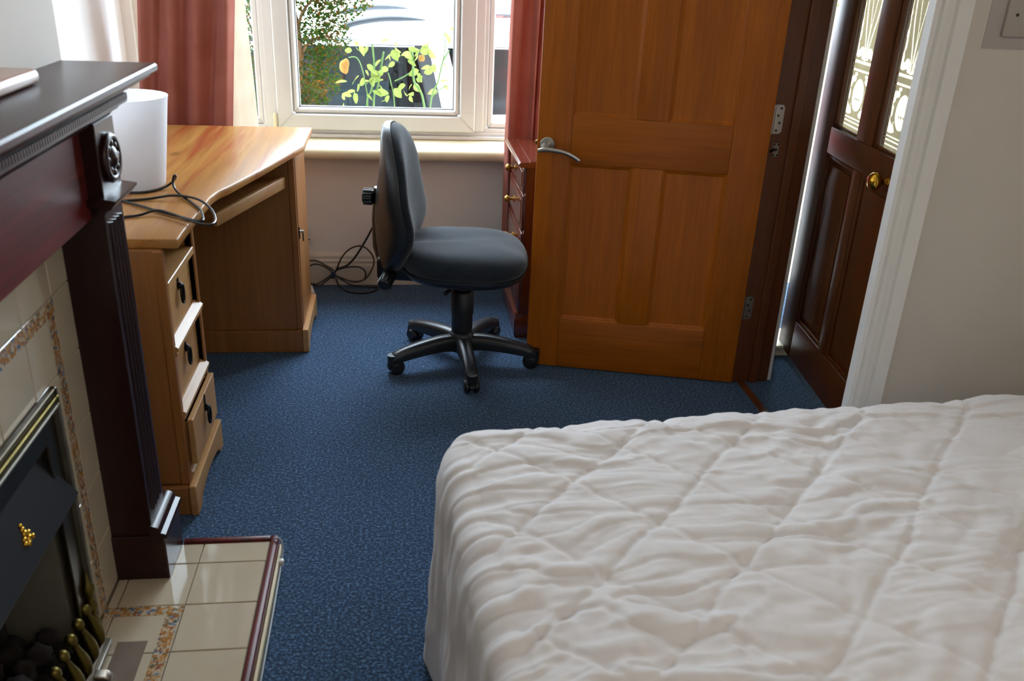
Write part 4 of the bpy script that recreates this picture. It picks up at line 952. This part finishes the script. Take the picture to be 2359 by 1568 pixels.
# rose bush
rb = thing('rose_bush', 'straggly rose bush with light green leaves just outside the window', 'rose bush', (0, 4.75, -.85))
def stem(pts, r=.0035):
    MB().tube(spline([(x, 4.75+dy, z) for x, dy, z in pts], 5), r, 6).build('stem', 'stem', rb, smooth=60)
SY = 4.75
stem([(-.08, .02, -.85), (-.12, .02, .3), (-.129, 0, .725), (-.109, 0, .806), (-.093, 0, .889), (-.073, 0, .988)], .005)
stem([(-.12, .03, -.85), (-.155, .02, .4), (-.159, 0, .725), (-.164, 0, .797), (-.184, 0, .904), (-.211, 0, .956), (-.25, 0, .955)], .003)
stem([(-.10, .03, -.85), (-.16, .02, .4), (-.163, 0, .725), (-.139, 0, .798), (-.122, 0, .906), (-.13, 0, 1.025)], .0045)
stem([(.10, .03, -.85), (.14, .02, .3), (.131, 0, .731), (.079, 0, .85), (.076, 0, .964), (.058, 0, 1.002)], .006)
stem([(.12, .03, -.85), (.15, .02, .3), (.165, 0, .732), (.202, 0, .843), (.227, 0, .947), (.259, 0, 1.005)], .004)
stem([(0, .03, -.85), (-.02, .02, .4), (-.022, 0, .728), (-.039, 0, .836), (-.053, 0, .886)], .003)
stem([(.227, 0, .947), (.238, 0, 1.02), (.236, 0, 1.09)], .0025); stem([(.076, 0, .90), (.03, 0, .87), (-.02, 0, .845)], .0035); stem([(.165, 0, .76), (.20, 0, .80), (.25, 0, .83)], .003)
lm = []
for k in range(3):
    b = bmesh.new(); n = 8; L, Wd = 1, .5+.09*k; mid, lf, rt = [], [], []
    for i in range(n+1):
        t = i/n; w_ = Wd*.5*math.sin(PI*t**.8)**.8*(1 if 0 < i < n else .02); dr_ = -.22*t*t
        mid.append(b.verts.new((t*L, 0, dr_))); lf.append(b.verts.new((t*L, w_, dr_+.10*w_))); rt.append(b.verts.new((t*L, -w_, dr_+.10*w_)))
    for i in range(n):
        b.faces.new((mid[i], mid[i+1], lf[i+1], lf[i])); b.faces.new((mid[i], rt[i], rt[i+1], mid[i+1]))
    me = bpy.data.meshes.new('leaf'); b.to_mesh(me); b.free(); me.shade_smooth(); me.materials.append(M['rose_leaf']); lm.append(me)
anch = [(-.191, 1.012), (-.152, 1.007), (-.205, 1.0), (-.262, .834), (-.294, .747), (-.242, .77), (-.22, .80), (-.197, .814), (-.199, .872), (-.152, .841), (-.135, .87), (-.119, .859), (-.10, .83), (-.075, .853), (-.054, .782), (-.051, .745), (.001, .805), (.03, .79), (.057, .784), (.091, 1.007), (.11, 1.0), (.047, .956), (.03, .975), (.007, .983), (-.018, 1.032), (-.03, 1.0), (-.05, .96), (.227, .933), (.24, 1.092), (.243, .829), (.25, .86), (.105, .901), (.12, .869), (.13, .89), (.163, 1.051), (.15, 1.01), (.12, 1.02), (-.09, .95), (-.16, .92), (-.17, .89), (-.13, .80), (-.21, .78), (-.09, .79), (.10, .96), (.17, .93), (.20, .80), (.08, .83), (-.02, .94), (.05, 1.01), (.0, 1.005), (-.08, .90), (-.14, .90)]
anch += [(x+random.uniform(-.035, .035), z+random.uniform(-.03, .03)) for x, z in anch[::2]]
for i, (x, z) in enumerate(anch):
    o = bpy.data.objects.new('leaf', lm[i % 3]); COL.objects.link(o); o.parent = rb
    o.location = (x, random.uniform(-.05, .05), z+.85); s_ = random.uniform(.040, .068); o.scale = (s_, s_, s_)
    o.rotation_euler = (random.uniform(-.9, .9)+PI/2*random.choice((.4, .8)), random.uniform(-.2, .9), random.uniform(0, 6.28))
fl = MB()
for k in range(7):
    a = k*.9; fl.sphere((-.273+.010*math.cos(a), SY+.010*math.sin(a), .925-.004*k), (.016, .016, .026), 10, 7)
fl.build('flower', 'petal', rb, smooth=180, label='wilted yellow rose')
fl = MB()
for k in range(5): fl.sphere((.118+.008*math.cos(k*1.3), SY+.008*math.sin(k*1.3), .962), (.009, .009, .016), 8, 6)
fl.build('flower', 'petal', rb, smooth=180)
# cars
def car(name, label, paint, loc, rz, rails=True):
    c = thing(name, label, 'car', loc, rz, world=False)
    Wc = 1.74; h = Wc/2
    low = [(-2.2, .35), (-2.25, .75), (-2.15, 1.0), (-1.55, 1.20), (-1.2, 1.25), (2.0, 1.28), (2.1, 1.2), (2.14, .7), (2.1, .32), (1.75, .30), (1.66, .55), (1.4, .70), (1.14, .55), (1.05, .27), (-1.05, .27), (-1.14, .55), (-1.4, .70), (-1.66, .55), (-1.75, .30)]
    MB().prism(low, 'Y', -h, h, .05, 3).build('body', paint, c, smooth=40)
    # roof: domed slab
    V = []
    for i in range(25):
        t = i/24; x = -.75+2.75*t; row = []
        for j in range(17):
            s_ = -1+2*j/16; zc = 1.735+.105*(1-abs(s_)**2.6)-.12*max(0, (.28-t)/.28)**2-.05*max(0, (t-.85)/.15)**2
            row.append((x, s_*(h-.10), zc))
        V.append(row)
    b = grid_mesh(V); bmesh.ops.recalc_face_normals(b, faces=b.faces[:]); bmesh.ops.solidify(b, geom=b.faces[:], thickness=.03); MB().add(b).build('roof', paint, c, smooth=60)
    for sy in (-1, 1):
        yb, yt = sy*(h-.03), sy*(h-.10)
        def post(xb0, xb1, xt0, xt1, mat, nm, ex=0):
            b = bmesh.new(); q = [b.verts.new(p) for p in ((xb0, yb+sy*ex, 1.24), (xb1, yb+sy*ex, 1.24), (xt1, yt+sy*ex, 1.74), (xt0, yt+sy*ex, 1.74))]
            q2 = [b.verts.new((v.co.x, v.co.y-sy*.05, v.co.z)) for v in q]; b.faces.new(q); b.faces.new(q2[::-1])
            for k in range(4): b.faces.new((q[k], q2[k], q2[(k+1) % 4], q[(k+1) % 4]))
            bmesh.ops.recalc_face_normals(b, faces=b.faces[:]); bmesh.ops.bevel(b, geom=b.edges[:], offset=.008, segments=2, affect='EDGES'); MB().add(b).build(nm, mat, c, smooth=40)
        post(-1.25, -1.12, -.72, -.62, paint, 'pillar'); post(-.12, -.03, -.14, -.06, 'car_trim', 'pillar'); post(.79, .94, .68, .81, paint, 'pillar', .01); post(.70, .80, .59, .69, 'car_trim', 'pillar', .004); post(1.86, 2.02, 1.62, 2.0, paint, 'pillar')
        MB().box(-.9, min(yt, yt-sy*.05), 1.715, 2.0, max(yt, yt-sy*.05), 1.752, .006).build('gutter', 'car_trim', c)
        MB().tube([(-.72, yt+sy*.012, 1.70), (.3, yt+sy*.012, 1.735), (2.0, yt+sy*.012, 1.735)], .014, 8).build('window_trim', paint, c, smooth=60)
        MB().box(-1.2, min(yb, yb+sy*.012), 1.225, 2.0, max(yb, yb+sy*.012), 1.255, .004).build('belt_trim', 'car_trim', c)
        for a0, a1, t0, t1 in ((-1.12, -.12, -.62, -.14), (-.03, .71, -.06, .60), (.93, 1.86, .80, 1.62)):
            b = bmesh.new(); b.faces.new([b.verts.new(p) for p in ((a0, yb-sy*.02, 1.24), (a1, yb-sy*.02, 1.24), (t1, yt-sy*.02, 1.74), (t0, yt-sy*.02, 1.74))]); bmesh.ops.solidify(b, geom=b.faces[:], thickness=.004); MB().add(b).build('side_window', 'car_glass', c)
        for wx in (-1.4, 1.4):
            wh = MB().cyl((wx, sy*(h-.2), .32), (wx, sy*(h-.005), .32), .32, 28, bev=.02).build('wheel', 'tyre', c, smooth=45)
            MB().cyl((wx, sy*(h-.01), .32), (wx, sy*(h+.004), .32), .2, 20).build('hub_cap', 'steel', wh, smooth=45)
        MB().sphere((-.95, sy*(h+.09), 1.33), (.06, .10, .07), 14, 10).build('door_mirror', paint, c, smooth=180)
        if rails:
            MB().tube(spline([(.13, sy*.56, 1.80), (.2, sy*.56, 1.835), (.38, sy*.56, 1.868), (.55, sy*.56, 1.874), (.70, sy*.56, 1.866)], 5), [.010]+[.024]*14+[.02, .018, .014, .010, .006, .003], 10).build('roof_rail', 'car_trim', c, smooth=60)
    for nm, pts in (('windscreen', [(-1.2, 1.28), (-.74, 1.70)]), ('rear_window', [(1.98, 1.32), (1.99, 1.70)])):
        b = bmesh.new(); (xa, za), (xb, zb) = pts
        b.faces.new([b.verts.new(p) for p in ((xa, -h+.06, za), (xa, h-.06, za), (xb, h-.14, zb), (xb, -h+.14, zb))]); bmesh.ops.solidify(b, geom=b.faces[:], thickness=.004); MB().add(b).build(nm, 'car_glass', c)
    if rails:
        V = [[(.74+1.0*i/8+.05*(1-j/8), -.60+.36*j/8, 1.735+.105*(1-abs((-.60+.36*j/8)/(h-.10))**2.6)+.004) for j in range(9)] for i in range(9)]
        b = grid_mesh(V); bmesh.ops.recalc_face_normals(b, faces=b.faces[:]); bmesh.ops.solidify(b, geom=b.faces[:], thickness=.004); MB().add(b).build('sunroof', 'car_trim', c, smooth=60)
    for sx in (-.45, .42):
        for sy in (-.38, .38):
            s_ = MB().box(sx-.30, sy-.24, .75, sx+.2, sy+.24, .95, .06, 3).box(sx+.10, sy-.24, .9, sx+.26, sy+.24, 1.45, .07, 3).box(sx+.14, sy-.13, 1.48, sx+.25, sy+.13, 1.66, .05, 3).build('seat', 'car_seat', c, smooth=45)
    MB().box(-1.2, -h+.1, .6, 1.95, h-.1, .72).build('cabin_floor', 'car_trim', c)
    return c
car('people_carrier', 'silver-white car with roof rails parked across the view through the window', 'car_w', (-.55, 7.0, -.85), math.radians(5))
car('hatchback', 'red car parked beyond the silver car, glimpsed at the right of the window', 'car_r', (1.6, 10.0, -.85), math.radians(5), rails=False)
random.seed(5)
ds = thing('distant_shrub', 'yellow-green shrub beyond the parked cars', 'shrub', (1.0, 13.5, -.85))
MB().tube(spline([(1.0, 13.5, -.85), (1.05, 13.5, 0), (.95, 13.5, 1.2), (1.0, 13.5, 2.2)], 5), .05, 8).build('trunk', 'bark', ds, smooth=60)
leaves([((.6, 13.5, 1.7), (1.2, .5, .7), 500)], .05, 'leaf_o', 'foliage', ds, 1)
leaves([((.6, 13.5, 1.7), (1.2, .5, .7), 500)], .05, 'rose_leaf', 'foliage', ds, .8)
ps = thing('porch_shrub', 'yellow-leaved shrub seen through the left etched pane of the front door', 'shrub', (2.12, 4.2, -.85))
MB().tube(spline([(2.12, 4.2, -.85), (2.13, 4.2, 0), (2.12, 4.2, 1.2)], 5), .012, 8).build('trunk', 'bark', ps, smooth=60)
leaves([((2.10, 4.22, 1.46), (.07, .08, .26), 260)], .02, 'leaf_o', 'foliage', ps, .7)
leaves([((2.10, 4.22, 1.46), (.07, .08, .26), 260)], .02, 'rose_leaf', 'foliage', ps, .9)
for o in bpy.data.objects:
    if '_o' in o: del o['_o']
